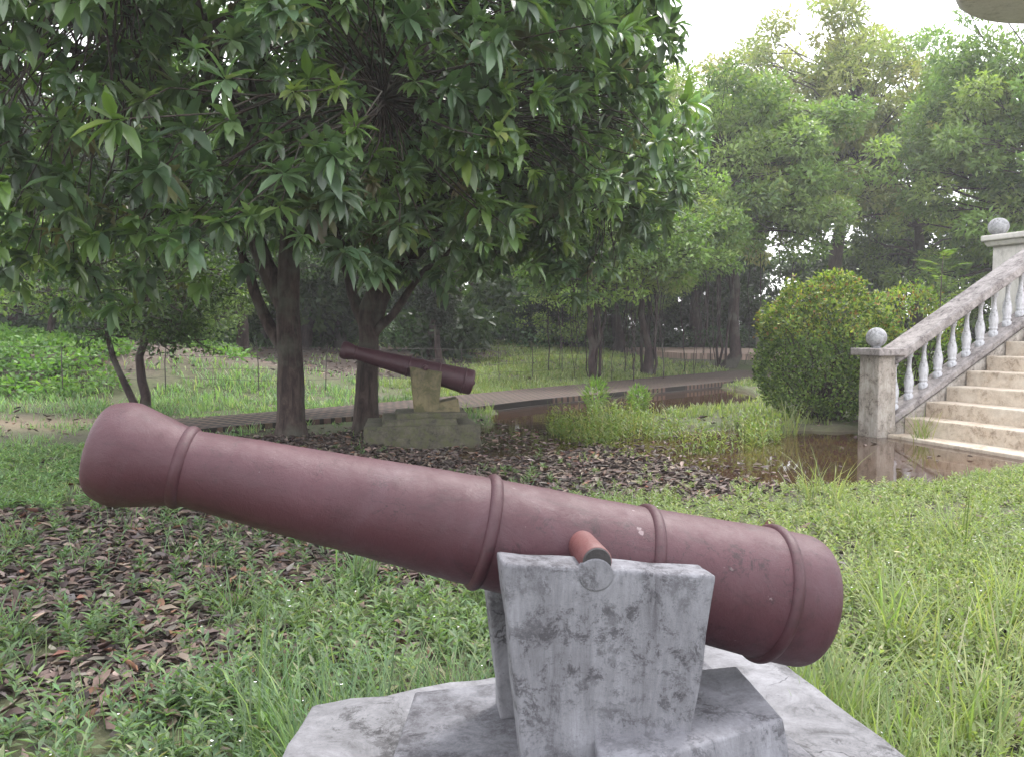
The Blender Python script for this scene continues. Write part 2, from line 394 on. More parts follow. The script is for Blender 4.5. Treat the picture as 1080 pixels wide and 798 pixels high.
def tube(parts, pts, rads, n=8, col=(0, 0, 0), wob=0.0):
    pts = np.array(pts, float); rads = np.array(rads, float); m_ = len(pts)
    tg = np.gradient(pts, axis=0); tg /= np.maximum(np.linalg.norm(tg, axis=1, keepdims=True), 1e-9)
    ref = np.array([1., .13, .07]) if abs(tg[0] @ np.array([1., 0, 0])) < .8 else np.array([0, 1., .1])
    a = np.cross(tg, ref); a /= np.linalg.norm(a, axis=1, keepdims=True); b = np.cross(tg, a)
    th = np.linspace(0, 2 * np.pi, n, endpoint=False)
    rr = rads[:, None] * (1 + (wob * RNG.normal(size=(m_, n)) if wob else 0))
    V = pts[:, None] + rr[..., None] * (np.cos(th)[None, :, None] * a[:, None] + np.sin(th)[None, :, None] * b[:, None])
    i = np.arange(m_ - 1)[:, None] * n + np.arange(n)[None]; j = np.arange(m_ - 1)[:, None] * n + (np.arange(n)[None] + 1) % n
    F = np.concatenate([np.stack([i, j, j + n], -1).reshape(-1, 3), np.stack([i, j + n, i + n], -1).reshape(-1, 3)])
    parts.append((V.reshape(-1, 3), F, np.tile(np.array(col, float), (m_ * n, 1))))

def curve_pts(p0, p1, k=6, sag=0.0, jit=.1):
    p0 = np.array(p0, float); p1 = np.array(p1, float); L = np.linalg.norm(p1 - p0)
    t_ = np.linspace(0, 1, k)[:, None]
    P = p0 + (p1 - p0) * t_; P[:, 2] += (np.sin(np.pi * t_[:, 0]) * sag * L)
    w_ = np.cumsum(RNG.normal(size=(k, 3)), 0) * jit * L / k; w_ -= w_[0] + (w_[-1] - w_[0]) * t_
    return P + w_

# ------------------------------------------------------------------ generic bush-leaved tree crown
def crown_mesh(name, clusters, nleaf, ll, lw, pal, wts, spread=(.55, .55, .38), flat=.55, tpl=SMALL):
    parts = []
    for (c, s) in clusters:
        n = int(nleaf * s * s)
        d = rvec(n); d[:, 2] = d[:, 2] * .9 + .12
        r = RNG.uniform(.35, 1.0, n) ** .6
        P = np.array(c) + d * np.array(spread) * s * r[:, None] + RNG.normal(size=(n, 3)) * .05
        Dn = d * .7 + rvec(n) * .8 + np.array([0, 0, -.15])
        U = rvec(n) * .6 + np.array([0, 0, flat]) + d * .3
        L = ll * RNG.uniform(.6, 1.25, n); W = lw * RNG.uniform(.7, 1.2, n)
        tone = palette(1, pal, wts, .22)
        cols = palette(n, pal, wts) * .5 + tone * .5
        parts.append(batch(tpl, P, Dn, U, L, W, cols))
    V, F, C = merge(parts); me = tri_mesh(name, V, F, C); return me

def ellipsoid_clusters(n, c, r, s=(.7, 1.2), lo=-.55, inner=.45, seed=None, gapscale=0):
    out_ = []
    while len(out_) < n:
        d = rvec(1)[0]
        if d[2] < lo: continue
        k = RNG.uniform(inner, 1.0) ** .5
        p_ = np.array(c) + d * np.array(r) * k * (1 + .16 * math.sin(d[0] * 5 + d[1] * 7 + n))
        out_.append((p_, RNG.uniform(*s)))
    return out_

def tree_skeleton(name, base_h, clusters, tr, top, lean=(0, 0), nl=9, forks=None, every=1):
    """trunk and limbs out to the leaf clusters, one mesh"""
    parts = []
    top = np.array(top, float)
    spine = curve_pts((0, 0, -.25), top, 12, 0, .22)
    rad = tr * (1 - np.linspace(0, .8, 12)) ; rad[0] *= 1.35; rad[1] *= 1.08
    tube(parts, spine, rad, 10, wob=.05)
    cl = sorted(clusters, key=lambda q: -q[1])[::every]
    for (c, s) in cl:
        c = np.array(c); f = np.clip((c[2] - base_h) / max(top[2] - base_h, .1) * .8, 0.0, .95)
        h = base_h + (top[2] - base_h) * f * .85
        k = int(np.clip(np.searchsorted(spine[:, 2], h), 2, 10)); st = spine[k]
        r0 = rad[k] * .42 * RNG.uniform(.6, 1)
        P = curve_pts(st, c, 6, RNG.uniform(-.03, .12), .25)
        tube(parts, P, np.linspace(r0, .012, 6), 5)
        for q in range(3):
            e = c + rvec(1)[0] * .45 * s
            tube(parts, curve_pts(P[4], e, 4, 0, .3), np.linspace(max(.012, r0 * .25), .004, 4), 4)
    V, F, C = merge(parts); return tri_mesh(name, V, F)

# ------------------------------------------------------------------ the near cannon
def lathe_x(profile, seg=64, name='lathe', jitter=0.0, closed=True):
    """profile of (s, r) turned about local X"""
    parts = np.array(profile, float); n = len(parts)
    th = np.linspace(0, 2 * np.pi, seg, endpoint=False)
    V = np.zeros((n, seg, 3)); V[..., 0] = parts[:, 0:1]
    rr = np.repeat(parts[:, 1:2], seg, 1)
    if jitter:
        q = fbm(np.repeat(parts[:, 0:1], seg, 1) * 1.0, np.cos(th)[None] * .12 + 5 + 0 * rr, 7, 3) + fbm(np.repeat(parts[:, 0:1], seg, 1), np.sin(th)[None] * .12 + 9 + 0 * rr, 7, 4) - 1
        rr = np.where(rr > .001, rr + q * jitter, rr)
    V[..., 1] = rr * np.cos(th); V[..., 2] = rr * np.sin(th)
    i = np.arange(n - 1)[:, None] * seg + np.arange(seg)[None]; j = np.arange(n - 1)[:, None] * seg + (np.arange(seg)[None] + 1) % seg
    Q = np.stack([i, j, j + seg, i + seg], -1).reshape(-1, 4)
    return tri_mesh(name, V.reshape(-1, 3), Q)
def interp_profile(pts, step=.012):
    out_ = [pts[0]]
    for a_, b_ in zip(pts[:-1], pts[1:]):
        k = max(1, int(math.hypot(b_[0] - a_[0], b_[1] - a_[1]) / step))
        for q in range(1, k + 1): out_.append((a_[0] + (b_[0] - a_[0]) * q / k, a_[1] + (b_[1] - a_[1]) * q / k))
    return out_
MUZ, R1, R2, R3, R4, BR = -.853, -.706, -.164, .143, .409, .497
def smooth_prof(cp, n=6):
    """Catmull-Rom through control points"""
    cp = [cp[0]] + list(cp) + [cp[-1]]; o = []
    for i_ in range(1, len(cp) - 2):
        for q in range(n):
            t_ = q / n; p0, p1, p2, p3 = [np.array(cp[i_ + d_]) for d_ in (-1, 0, 1, 2)]
            o.append(tuple(.5 * ((2 * p1) + (p2 - p0) * t_ + (2 * p0 - 5 * p1 + 4 * p2 - p3) * t_ ** 2 + (3 * p1 - p0 - 3 * p2 + p3) * t_ ** 3)))
    o.append(tuple(cp[-2])); return o
def make_cannon(loc, yaw, el, label, mat, tmat, emat):
    root = thing('cannon', loc, label, 'cannon')
    root.rotation_euler = (0, el, yaw); root.rotation_mode = 'XYZ'
    muz = [(-.60, .0005), (-.60, .036), (-.835, .037), (-.850, .040), (-.8535, .048)] + smooth_prof([(-.853, .060), (-.851, .072), (-.838, .083), (-.808, .091), (-.785, .0875), (-.75, .079), (-.715, .0705), (-.69, .0675)], 4)
    body = interp_profile([(-.69, .0675), (R2, .101), (R3, .110), (R4, .1265), (.465, .1275)]) 
    end = smooth_prof([(.465, .1275), (.487, .1265), (.502, .120), (.510, .106), (.513, .08)], 4) + [(.516, .05), (.517, .0005)]
    link('barrel', lathe_x(muz + body[1:] + end[1:], 96, 'barrel', .003), mat, root, True)
    for s, r_ in ((R1, .0665), (R2, .1015), (R3, .1105), (R4, .1275)):
        cs = []
        for q in range(9):
            an = math.pi * q / 8; cs.append((s - .012 * math.cos(an), r_ - .003 + .0105 * math.sin(an)))
        link('reinforcing_ring', lathe_x(cs, 96, 'reinforcing_ring', .0022), M_['ring'] if emat else mat, root, True)
    link('cascabel_knob', lathe_x([(.512, .024), (.522, .024), (.529, .019), (.533, .010), (.534, .0003)], 24, 'cascabel_knob'), mat, root, True)
    for sgn in (-1, 1):
        # trunnion: a stub along local Y a little above the axis
        bm = bmesh.new(); seg = 32; rings = []
        for (yy, rr) in ((.07, .0270), (.11, .0265), (.150, .0262), (.192, .0262), (.1955, .0235)):
            rings.append([bm.verts.new((rr * math.cos(2 * math.pi * q / seg), sgn * yy, .032 + rr * math.sin(2 * math.pi * q / seg))) for q in range(seg)])
        for a_, b_ in zip(rings[:-1], rings[1:]):
            for q in range(seg): bm.faces.new((a_[q], a_[(q + 1) % seg], b_[(q + 1) % seg], b_[q]))
        bm.faces.new(rings[-1])
        o = from_bm('trunnion', bm, tmat, root, True)
        if emat:
            bm = bmesh.new(); r_ = .0245
            f0 = [bm.verts.new((r_ * math.cos(2 * math.pi * q / seg), sgn * .1950, .032 + r_ * math.sin(2 * math.pi * q / seg))) for q in range(seg)]
            f1 = [bm.verts.new((v_.co.x * .93, sgn * .1985, .032 + (v_.co.z - .032) * .93)) for v_ in f0]
            for q in range(seg): bm.faces.new((f0[q], f0[(q + 1) % seg], f1[(q + 1) % seg], f1[q]))
            bm.faces.new(f1); from_bm('end_cap', bm, emat, o)
    return root
CP = Vector((.103, 1.5, .841)); CYAW, CEL = .15, .249
make_cannon(CP, CYAW, CEL, 'large dusty maroon cannon across the foreground on the grey concrete pedestal', M_['cannon'], M_['trunnion'], M_['trunnion_end'])

def prism(bm, poly_lo, poly_hi, z0, z1, bev=.006, cuts=0, amp=0.0):
    """a block from a lower and an upper outline (same count)"""
    n = len(poly_lo)
    z0s = z0 if isinstance(z0, (list, tuple)) else [z0] * n; z1s = z1 if isinstance(z1, (list, tuple)) else [z1] * n
    a_ = [bm.verts.new((x, y, z)) for (x, y), z in zip(poly_lo, z0s)]; b_ = [bm.verts.new((x, y, z)) for (x, y), z in zip(poly_hi, z1s)]
    fs = [bm.faces.new(a_[::-1]), bm.faces.new(b_)]
    for i_ in range(n): fs.append(bm.faces.new((a_[i_], a_[(i_ + 1) % n], b_[(i_ + 1) % n], b_[i_])))
    if bev:
        es = list({e for f in fs for e in f.edges})
        bmesh.ops.bevel(bm, geom=es, offset=bev, segments=2, affect='EDGES', profile=.6)
    return bm
def roughen(bm, amp, sc=9.0, cuts=5):
    bmesh.ops.triangulate(bm, faces=[f for f in bm.faces if len(f.verts) > 4])
    bmesh.ops.subdivide_edges(bm, edges=[e for e in bm.edges if e.calc_length() > .05], cuts=cuts, use_grid_fill=True)
    for v_ in bm.verts:
        n_ = mnoise.noise_vector(v_.co * sc) * amp + mnoise.noise_vector(v_.co * sc * 4) * amp * .5; v_.co += n_
def block(name, lo, hi, z0, z1, mat, parent, bev=.006, amp=.0016, cuts=5):
    bm = bmesh.new(); prism(bm, lo, hi, z0, z1, bev)
    if amp: roughen(bm, amp, 9, cuts)
    return from_bm(name, bm, mat, parent, True if amp else False)

# pedestal under the near cannon (world axes, empty at its foot)
def plate_local(name, side, parent, mat, zlo, org, yaw, top=((-.150, .040), (.214, -.002)), bot=(-.108, .158), d0=.128, d1=.200, trench=True):
    """a trapezoidal side plate; coordinates along the cannon axis (a) and across it (t)"""
    ca, sa = math.cos(yaw), math.sin(yaw)
    def W(a_, d_): return (org[0] + ca * a_ + sa * d_ * -side, org[1] + sa * a_ - ca * d_ * -side)
    (tl, zl), (tr_, zr) = top
    bm = bmesh.new()
    pts = []
    for a_, z_ in ((bot[0], zlo - org[2]), (bot[1], zlo - org[2]), (tr_, zr), (tl, zl)):
        pts.append((a_, z_))
    f = [bm.verts.new((*W(a_, d1), org[2] + z_)) for a_, z_ in pts]; g = [bm.verts.new((*W(a_, d0), org[2] + z_)) for a_, z_ in pts]
    bm.faces.new(f); bm.faces.new(g[::-1])
    for i_ in range(4): bm.faces.new((f[i_], g[i_], g[(i_ + 1) % 4], f[(i_ + 1) % 4]))
    bmesh.ops.bevel(bm, geom=list(bm.edges), offset=.007, segments=2, affect='EDGES', profile=.6)
    roughen(bm, .0034, 14, 7)
    return from_bm(name, bm, mat, parent, True)

ped = thing('cannon_pedestal', (0, 0, 0), 'grey whitewashed concrete pedestal in the foreground carrying the large cannon', 'pedestal')
SL = [(-.485, .95), (.915, 1.0), (.665, 2.23), (-.46, 1.80)]
SLo = [(-.50, .93), (.94, .98), (.68, 2.26), (-.475, 1.83)]
block('base_slab', SLo, SL, -.15, .40, M_['conc_dark'], ped, .014, .008, 14)
# second tier
T2 = [(-.235, 1.02), (.62, 1.22), (.46, 1.93), (-.215, 1.735)]
block('upper_tier', [(x * 1.01, y + (.004 if y > 1.5 else -.004)) for x, y in T2], T2, .38, .458, M_['conc'], ped, .006, .002, 7)
BK = [(.14, 1.20), (.475, 1.375), (.455, 1.60), (.13, 1.52)]
block('cradle_block', [(.15, 1.18), (.497, 1.365), (.47, 1.61), (.13, 1.53)], BK, .45, .575, M_['conc'], ped, .006, .002, 6)
plate_local('support_plate', -1, ped, M_['conc'], .455, CP, CYAW)
plate_local('support_plate', 1, ped, M_['conc_dark'], .455, CP, CYAW)

# plaster seat closing the trunnion's notch in the near plate
bm = bmesh.new(); sg_ = 28; Rm = Matrix.Rotation(CYAW, 4, 'Z') @ Matrix.Rotation(CEL, 4, 'Y')
def seat_pt(r_, an, dd):
    return CP + Rm @ Vector((r_ * math.cos(an) + .002, -dd, .012 + r_ * .9 * math.sin(an)))
r0 = [bm.verts.new(seat_pt(.031, 2 * math.pi * q / sg_, .190)) for q in range(sg_)]
r1 = [bm.verts.new(seat_pt(.0300, 2 * math.pi * q / sg_, .2004)) for q in range(sg_)]
r2 = [bm.verts.new(seat_pt(.0265, 2 * math.pi * q / sg_, .2010)) for q in range(sg_)]
for a_, b_ in ((r0, r1), (r1, r2)):
    for q in range(sg_): bm.faces.new((a_[q], a_[(q + 1) % sg_], b_[(q + 1) % sg_], b_[q]))
bm.faces.new(r2); from_bm('trunnion_seat', bm, M_['conc'], ped, True)

# ------------------------------------------------------------------ the far cannon and its pedestal
FP = Vector((-1.03, 9.45, .80))
fcn = make_cannon(FP, .13, .255, 'dark maroon cannon further back beneath the mango trees, aimed left', M_['cannon_old'], M_['cannon_old'], None)
fcn.scale = (1.16, 1.16, 1.16)
pf = thing('cannon_pedestal', (FP.x, FP.y, 0), 'mossy ochre concrete pedestal carrying the far cannon beside the pond', 'pedestal', rz=.17)
block('base_slab', [(-.70, -.50), (.62, -.50), (.58, .55), (-.66, .55)], [(-.70, -.47), (.60, -.47), (.55, .52), (-.66, .52)], -.15, .20, M_['mossy'], pf, .02, .012, 7)
block('base_slab', [(-.50, -.40), (.36, -.40), (.36, .42), (-.50, .42)], [(-.48, -.38), (.34, -.38), (.34, .40), (-.48, .40)], .19, .27, M_['mossy'], pf, .012, .010, 6).name = 'upper_tier'
block('upper_tier', [(-.34, -.33), (.48, -.33), (.48, .34), (-.34, .34)], [(-.33, -.32), (.47, -.32), (.47, .33), (-.33, .33)], .265, .33, M_['mossy'], pf, .01, .007, 6)
block('cradle_block', [(.12, -.2), (.40, -.2), (.40, .2), (.12, .2)], [(.14, -.18), (.38, -.18), (.38, .18), (.14, .18)], .32, [.43, .48, .48, .43], M_['ochre'], pf, .01, .004, 4)
for sd_ in (-1, 1):
    plate_local('support_plate', sd_, pf, M_['ochre'], .325, Vector((0, 0, .80)), -.04, top=((-.17, .05), (.20, -.01)), bot=(-.125, .155))

# ------------------------------------------------------------------ brick walkway and far plaza
def strip(name, front, back, ztop, zbot, mat, edge_mat=None, sub=6, zf=None):
    f = np.array(front, float); b = np.array(back, float)
    def dens(P):
        o = []
        for a_, c_ in zip(P[:-1], P[1:]):
            for q in range(sub): o.append(a_ + (c_ - a_) * q / sub)
        o.append(P[-1]); return np.array(o)
    f = dens(f); b = dens(b); bm = bmesh.new(); rows = []
    for i_, (p0, p1) in enumerate(zip(f, b)):
        zz = ztop
        rows.append([bm.verts.new((p0[0], p0[1], zbot)), bm.verts.new((p0[0], p0[1], zz)), bm.verts.new((p1[0], p1[1], zz)), bm.verts.new((p1[0], p1[1], zbot))])
    for a_, c_ in zip(rows[:-1], rows[1:]):
        for q in range(3): bm.faces.new((a_[q], a_[q + 1], c_[q + 1], c_[q]))
    bm.faces.new(rows[0]); bm.faces.new(rows[-1][::-1])
    return tag(from_bm(name, bm, mat), kind='structure')
def brick_mat(name, c1, c2, mort, sc, rot, wear):
    m, nt_, p = newmat(name); t = NT(nt_)
    v = t.coord((1, 1, 1), (0, 0, rot)); b = t.n('ShaderNodeTexBrick'); t.l(v, b.inputs['Vector'])
    b.inputs['Color1'].default_value = (*c1, 1); b.inputs['Color2'].default_value = (*c2, 1); b.inputs['Mortar'].default_value = (*mort, 1)
    b.inputs['Scale'].default_value = sc; b.inputs['Mortar Size'].default_value = .05; b.inputs['Mortar Smooth'].default_value = .2
    b.offset = 0.0 if 'brick' in name else .5; b.inputs['Brick Width'].default_value = .27 if 'brick' in name else .5; b.inputs['Row Height'].default_value = .25
    v2 = t.coord(); n1 = t.noise(v2, 2.0, 7, .7); n2 = t.noise(v2, 30, 4)
    c = t.mix(t.ramp(n1, [(.45, 0.0), (.7, .4)]), b.outputs['Color'], wear)
    c = t.mix(t.ramp(n2, [(.5, 0.0), (.8, .5)]), c, mort)
    c = t.mix(t.ramp(b.outputs['Fac'], [(.3, 0.0), (.7, .9)]), c, mort)
    t.l(c, p.inputs['Base Color']); p.inputs['Roughness'].default_value = .9
    t.bump(t.math('SUBTRACT', 1.0, b.outputs['Fac']), .9, .02, p); return m
M_['walk'] = brick_mat('brick_paving', (.135, .080, .062), (.095, .060, .048), (.014, .011, .009), 1.5, R(38), (.11, .10, .05))
M_['plaza'] = brick_mat('pink_paving', (.46, .33, .28), (.42, .30, .25), (.24, .18, .15), 2.0, 0, (.32, .23, .18))
WF = [(-4.3, 9.25), (-3.1, 10.45), (-2.2, 11.25), (-.6, 12.6), (.33, 13.9), (1.9, 15.6), (4.0, 17.9), (6.2, 20.4), (8.6, 22.9)]
WB = [(-5.3, 10.3), (-4.2, 11.3), (-3.2, 12.3), (-1.9, 13.8), (-.75, 15.4), (.6, 17.1), (2.6, 19.6), (5.1, 22.6), (7.6, 25.4)]
strip('brick_walkway', WF, WB, .075, -.02, M_['walk'])
M_['kerb'] = concrete_mat('dark_kerb', (.05, .036, .03), (.035, .025, .022), (.012, .01, .01), None, 2.0, False, .6, False)
strip('walkway_footing', [(a_ + .03, b_ - .03) for a_, b_ in WF], [(a_ - .03, b_ + .03) for a_, b_ in WB], -.022, -.4, M_['kerb'])
strip('pink_plaza', [(4.3, 34.0), (6.0, 27.6), (9.0, 26.0)], [(6.0, 40.0), (8.6, 38.0), (11.2, 34.6)], .52, -.2, M_['plaza'])

# ------------------------------------------------------------------ staircase with balustrade
SY = R(21)
ST = thing('stone_staircase', (4.60, 10.1, 0), 'weathered stone staircase with white balusters climbing out of the pond at right', 'staircase', rz=SY)
# local frame: +x climbs, -y comes towards the camera
TR, RI, N0, S0 = .345, .187, 11, .28
WID = 4.6
for k in range(N0):
    x0 = S0 + k * TR; x1 = x0 + TR + .03 if k < N0 - 1 else x0 + 3.5; z1 = .0 + (k + 1) * RI
    bm = bmesh.new()
    prism(bm, [(x0, -WID), (x1, -WID), (x1, -.16), (x0, -.16)], [(x0, -WID), (x1, -WID), (x1, -.16), (x0, -.16)], -.2 if k == 0 else z1 - RI - .02, z1 - .001 * 0, .012)
    roughen(bm, .004, 4, 8)
    from_bm('step', bm, M_['step'], ST, True)
block('foot_slab', [(-.28, -WID - .2), (S0 + .1, -WID - .2), (S0 + .1, -.17), (.0, -.17)], [(-.28, -WID - .2), (S0 + .1, -WID - .2), (S0 + .1, -.17), (.0, -.17)], -.2, -.012, M_['step'], ST, .01, .006, 9)
# solid flank below the balustrade and the sloping rails
sl = RI / TR
def slope_bar(name, x0, x1, y0, y1, zl0, h, mat, amp=.004, vert0=True):
    bm = bmesh.new()
    z = lambda x: zl0 + (x - x0) * sl
    vs = [bm.verts.new((x, y, z(x) + dz)) for x in (x0, x1) for y in (y0, y1) for dz in (0, h)]
    q = lambda *i_: bm.faces.new([vs[j] for j in i_])
    q(0, 1, 3, 2); q(4, 6, 7, 5); q(0, 4, 5, 1); q(2, 3, 7, 6); q(1, 5, 7, 3); q(0, 2, 6, 4)
    bmesh.ops.bevel(bm, geom=list(bm.edges), offset=.012, segments=2, affect='EDGES'); roughen(bm, amp, 5, 14)
    return from_bm(name, bm, mat, ST, True)
XE = S0 + N0 * TR
bm = bmesh.new()
pts = [(.10, -.2), (XE, -.2), (XE, .06 + (XE - .1) * sl), (.10, .07)]
fv = [bm.verts.new((x, -.14, z)) for x, z in pts]; gv = [bm.verts.new((x, .14, z)) for x, z in pts]
bm.faces.new(fv); bm.faces.new(gv[::-1])
for i_ in range(4): bm.faces.new((fv[i_], gv[i_], gv[(i_ + 1) % 4], fv[(i_ + 1) % 4]))
roughen(bm, .005, 4, 9); from_bm('stair_flank', bm, M_['newel'], ST, True)
slope_bar('lower_rail', .12, XE, -.16, .15, .105, .10, M_['rail'])
slope_bar('handrail', .10, XE, -.19, .17, .845, .135, M_['rail'], .006)
def lathe_z(profile, seg=20, name='turned', sq=None):
    n = len(profile); th = np.linspace(0, 2 * np.pi, seg, endpoint=False)
    V = np.zeros((n + 2, seg, 3))
    for i_, (z, r_) in enumerate([(profile[0][0], 1e-4)] + list(profile) + [(profile[-1][0], 1e-4)]):
        V[i_, :, 0] = r_ * np.cos(th); V[i_, :, 1] = r_ * np.sin(th); V[i_, :, 2] = z
    n += 2
    i = np.arange(n - 1)[:, None] * seg + np.arange(seg)[None]; j = np.arange(n - 1)[:, None] * seg + (np.arange(seg)[None] + 1) % seg
    return tri_mesh(name, V.reshape(-1, 3), np.stack([i, j, j + seg, i + seg], -1).reshape(-1, 4))
bal_prof = [(-.06, .062), (.05, .062), (.052, .050), (.075, .048), (.085, .058), (.10, .060)] + smooth_prof([(.11, .052), (.16, .060), (.22, .066), (.29, .056), (.37, .038), (.46, .029), (.53, .030), (.565, .036)], 4) + [(.575, .048), (.595, .050), (.605, .040), (.625, .052), (.72, .053)]
bal_me = lathe_z(bal_prof, 20, 'baluster'); bal_me.materials.append(M_['white'])
bal_me.polygons.foreach_set('use_smooth', np.ones(len(bal_me.polygons), bool))
nb = 0
x = .26
while x < XE - .1:
    o = bpy.data.objects.new('baluster', bal_me); COL.objects.link(o); o.parent = ST
    o.location = (x, 0, .105 + (x - .12) * sl + .10); o.scale = (.9, .9, .93 + .03 * math.sin(x * 9)); x += .245; nb += 1
# newel post with cap and ball
nw = block('newel_post', [(-.16, -.16), (.13, -.16), (.13, .16), (-.16, .16)], [(-.155, -.155), (.125, -.155), (.125, .155), (-.155, .155)], -.2, .955, M_['newel'], ST, .01, .006, 6)
block('cap', [(-.235, -.235), (.20, -.235), (.20, .235), (-.235, .235)], [(-.24, -.24), (.205, -.24), (.205, .24), (-.24, .24)], .955, 1.045, M_['rail'], nw, .012, .004, 4)
ball_me = lathe_z([(-.005, .06), (.015, .06)] + [(.14 - .135 * math.cos(a_), max(.135 * math.sin(a_), .001)) for a_ in np.linspace(.42, math.pi - .02, 14)], 28, 'ball')
bo = link('ball', ball_me, M_['ball'], nw, True); bo.location = (-.05, 0, 1.05); bo.scale = (.92, .92, .92)
for c_ in nw.children: c_.parent = nw

# pillar of the upper landing with cap and ball, and the rounded roof edge above
PL = thing('landing_pillar', (8.28, 13.1, -.1), 'cream square pillar with ball top rising behind the stair rail', 'pillar', rz=SY)
block('shaft', [(-.32, -.32), (.32, -.32), (.32, .32), (-.32, .32)], [(-.32, -.32), (.32, -.32), (.32, .32), (-.32, .32)], -.1, 2.74, M_['pillar'], PL, .01, .002, 5)
block('cap', [(-.38, -.38), (.38, -.38), (.38, .38), (-.38, .38)], [(-.42, -.42), (.42, -.42), (.42, .42), (-.42, .42)], 2.74, 2.82, M_['pillar'], PL, .01, .001, 3)
block('cap', [(-.45, -.45), (.45, -.45), (.45, .45), (-.45, .45)], [(-.45, -.45), (.45, -.45), (.45, .45), (-.45, .45)], 2.822, 2.92, M_['pillar'], PL, .02, .001, 3)
o = link('ball', ball_me.copy(), None, PL, True); o.location = (-.31, .24, 2.90); o.scale = (1.15, 1.15, 1.08)
# plinth/parapet behind the flight
PB = thing('landing_wall', (8.2, 12.2, 0), 'pale blue grey plastered wall behind the upper balusters', 'wall', rz=SY)
block('wall_body', [(-.5, -.12), (3.5, -.12), (3.5, .12), (-.5, .12)], [(-.5, -.12), (3.5, -.12), (3.5, .12), (-.5, .12)], -.1, 1.85, M_['white'], PB, .01, .003, 6)
block('coping', [(-.55, -.17), (3.55, -.17), (3.55, .17), (-.55, .17)], [(-.55, -.17), (3.55, -.17), (3.55, .17), (-.55, .17)], 1.852, 1.93, M_['rail'], PB, .01, .003, 5)
# round pavilion roof edge
PV = thing('round_pavilion', (9.22, 13.0, 0), 'round cream roof edge overhanging the top right corner', 'pavilion')
V_ = [(0, .05), (1.75, .05), (1.88, .07), (1.97, .13), (2.01, .24), (2.0, .40), (1.9, .46), (0, .72)]
rim = lathe_z([(6.72 + z, max(r_, .001)) for r_, z in V_], 72, 'roof')
link('roof', rim, M_['pillar'], PV, True)
col_me = lathe_z([(-.2, .34), (.25, .34), (.27, .28), (.4, .24), (6.2, .20), (6.4, .27), (6.6, .30), (6.765, .30)], 32, 'column')
link('column', col_me, M_['pillar'], PV, True)

# ------------------------------------------------------------------ mango trees
MPAL = [(0.088, 0.144, 0.078), (0.112, 0.183, 0.090), (0.061, 0.100, 0.059), (0.146, 0.232, 0.073), (0.232, 0.293, 0.085), (0.159, 0.116, 0.067)]
MW = [5, 4, 4, 1.6, .35, .25]
def rosettes(parts, tips, tw, nl=(9, 15), L=.19, W=.070, pal=MPAL, wts=MW, young=.0, sc=None):
    Pn, Dn, Un, Ln, Wn, Cn = [], [], [], [], [], []
    for ti, (p_, ax) in enumerate(tips):
        n = RNG.integers(*nl); s = (1 if sc is None else sc[ti]) * RNG.uniform(.6, 1.3)
        ax = ax / np.linalg.norm(ax)
        az = np.arange(n) * 2.4 + RNG.uniform(0, 6); r1 = np.cross(ax, [0.3, .2, 1.]); r1 /= np.linalg.norm(r1); r2 = np.cross(ax, r1)
        op = RNG.uniform(.7, 1.5, n) 
        d = ax[None] * np.cos(op)[:, None] + (np.cos(az)[:, None] * r1 + np.sin(az)[:, None] * r2) * np.sin(op)[:, None]
        d[:, 2] -= RNG.uniform(-.15, .40, n)
        base = p_ - ax * RNG.uniform(0, .09, n)[:, None] * s
        fl_ = mnoise.noise(Vector(p_) * .9 + Vector((11, 3, 5)))
        tone = palette(1, pal, wts, .2) * (1.5 if fl_ > .12 else 1.05)
        if RNG.random() < young * (4 if fl_ > .2 else .5): tone = np.array([[.12, .20, .035]])
        Pn.append(base); Dn.append(d); Un.append(np.tile([0, 0, 1.], (n, 1)) + rvec(n) * .35 + ax * .2)
        Ln.append(L * s * RNG.uniform(.6, 1.2, n)); Wn.append(W * s * RNG.uniform(.8, 1.2, n) * 1.0)
        Cn.append(palette(n, pal, wts, .15) * .4 + tone * .6)
    parts.append(batch(LEAF, np.concatenate(Pn), np.concatenate(Dn), np.concatenate(Un), np.concatenate(Ln), np.concatenate(Wn), np.concatenate(Cn)))

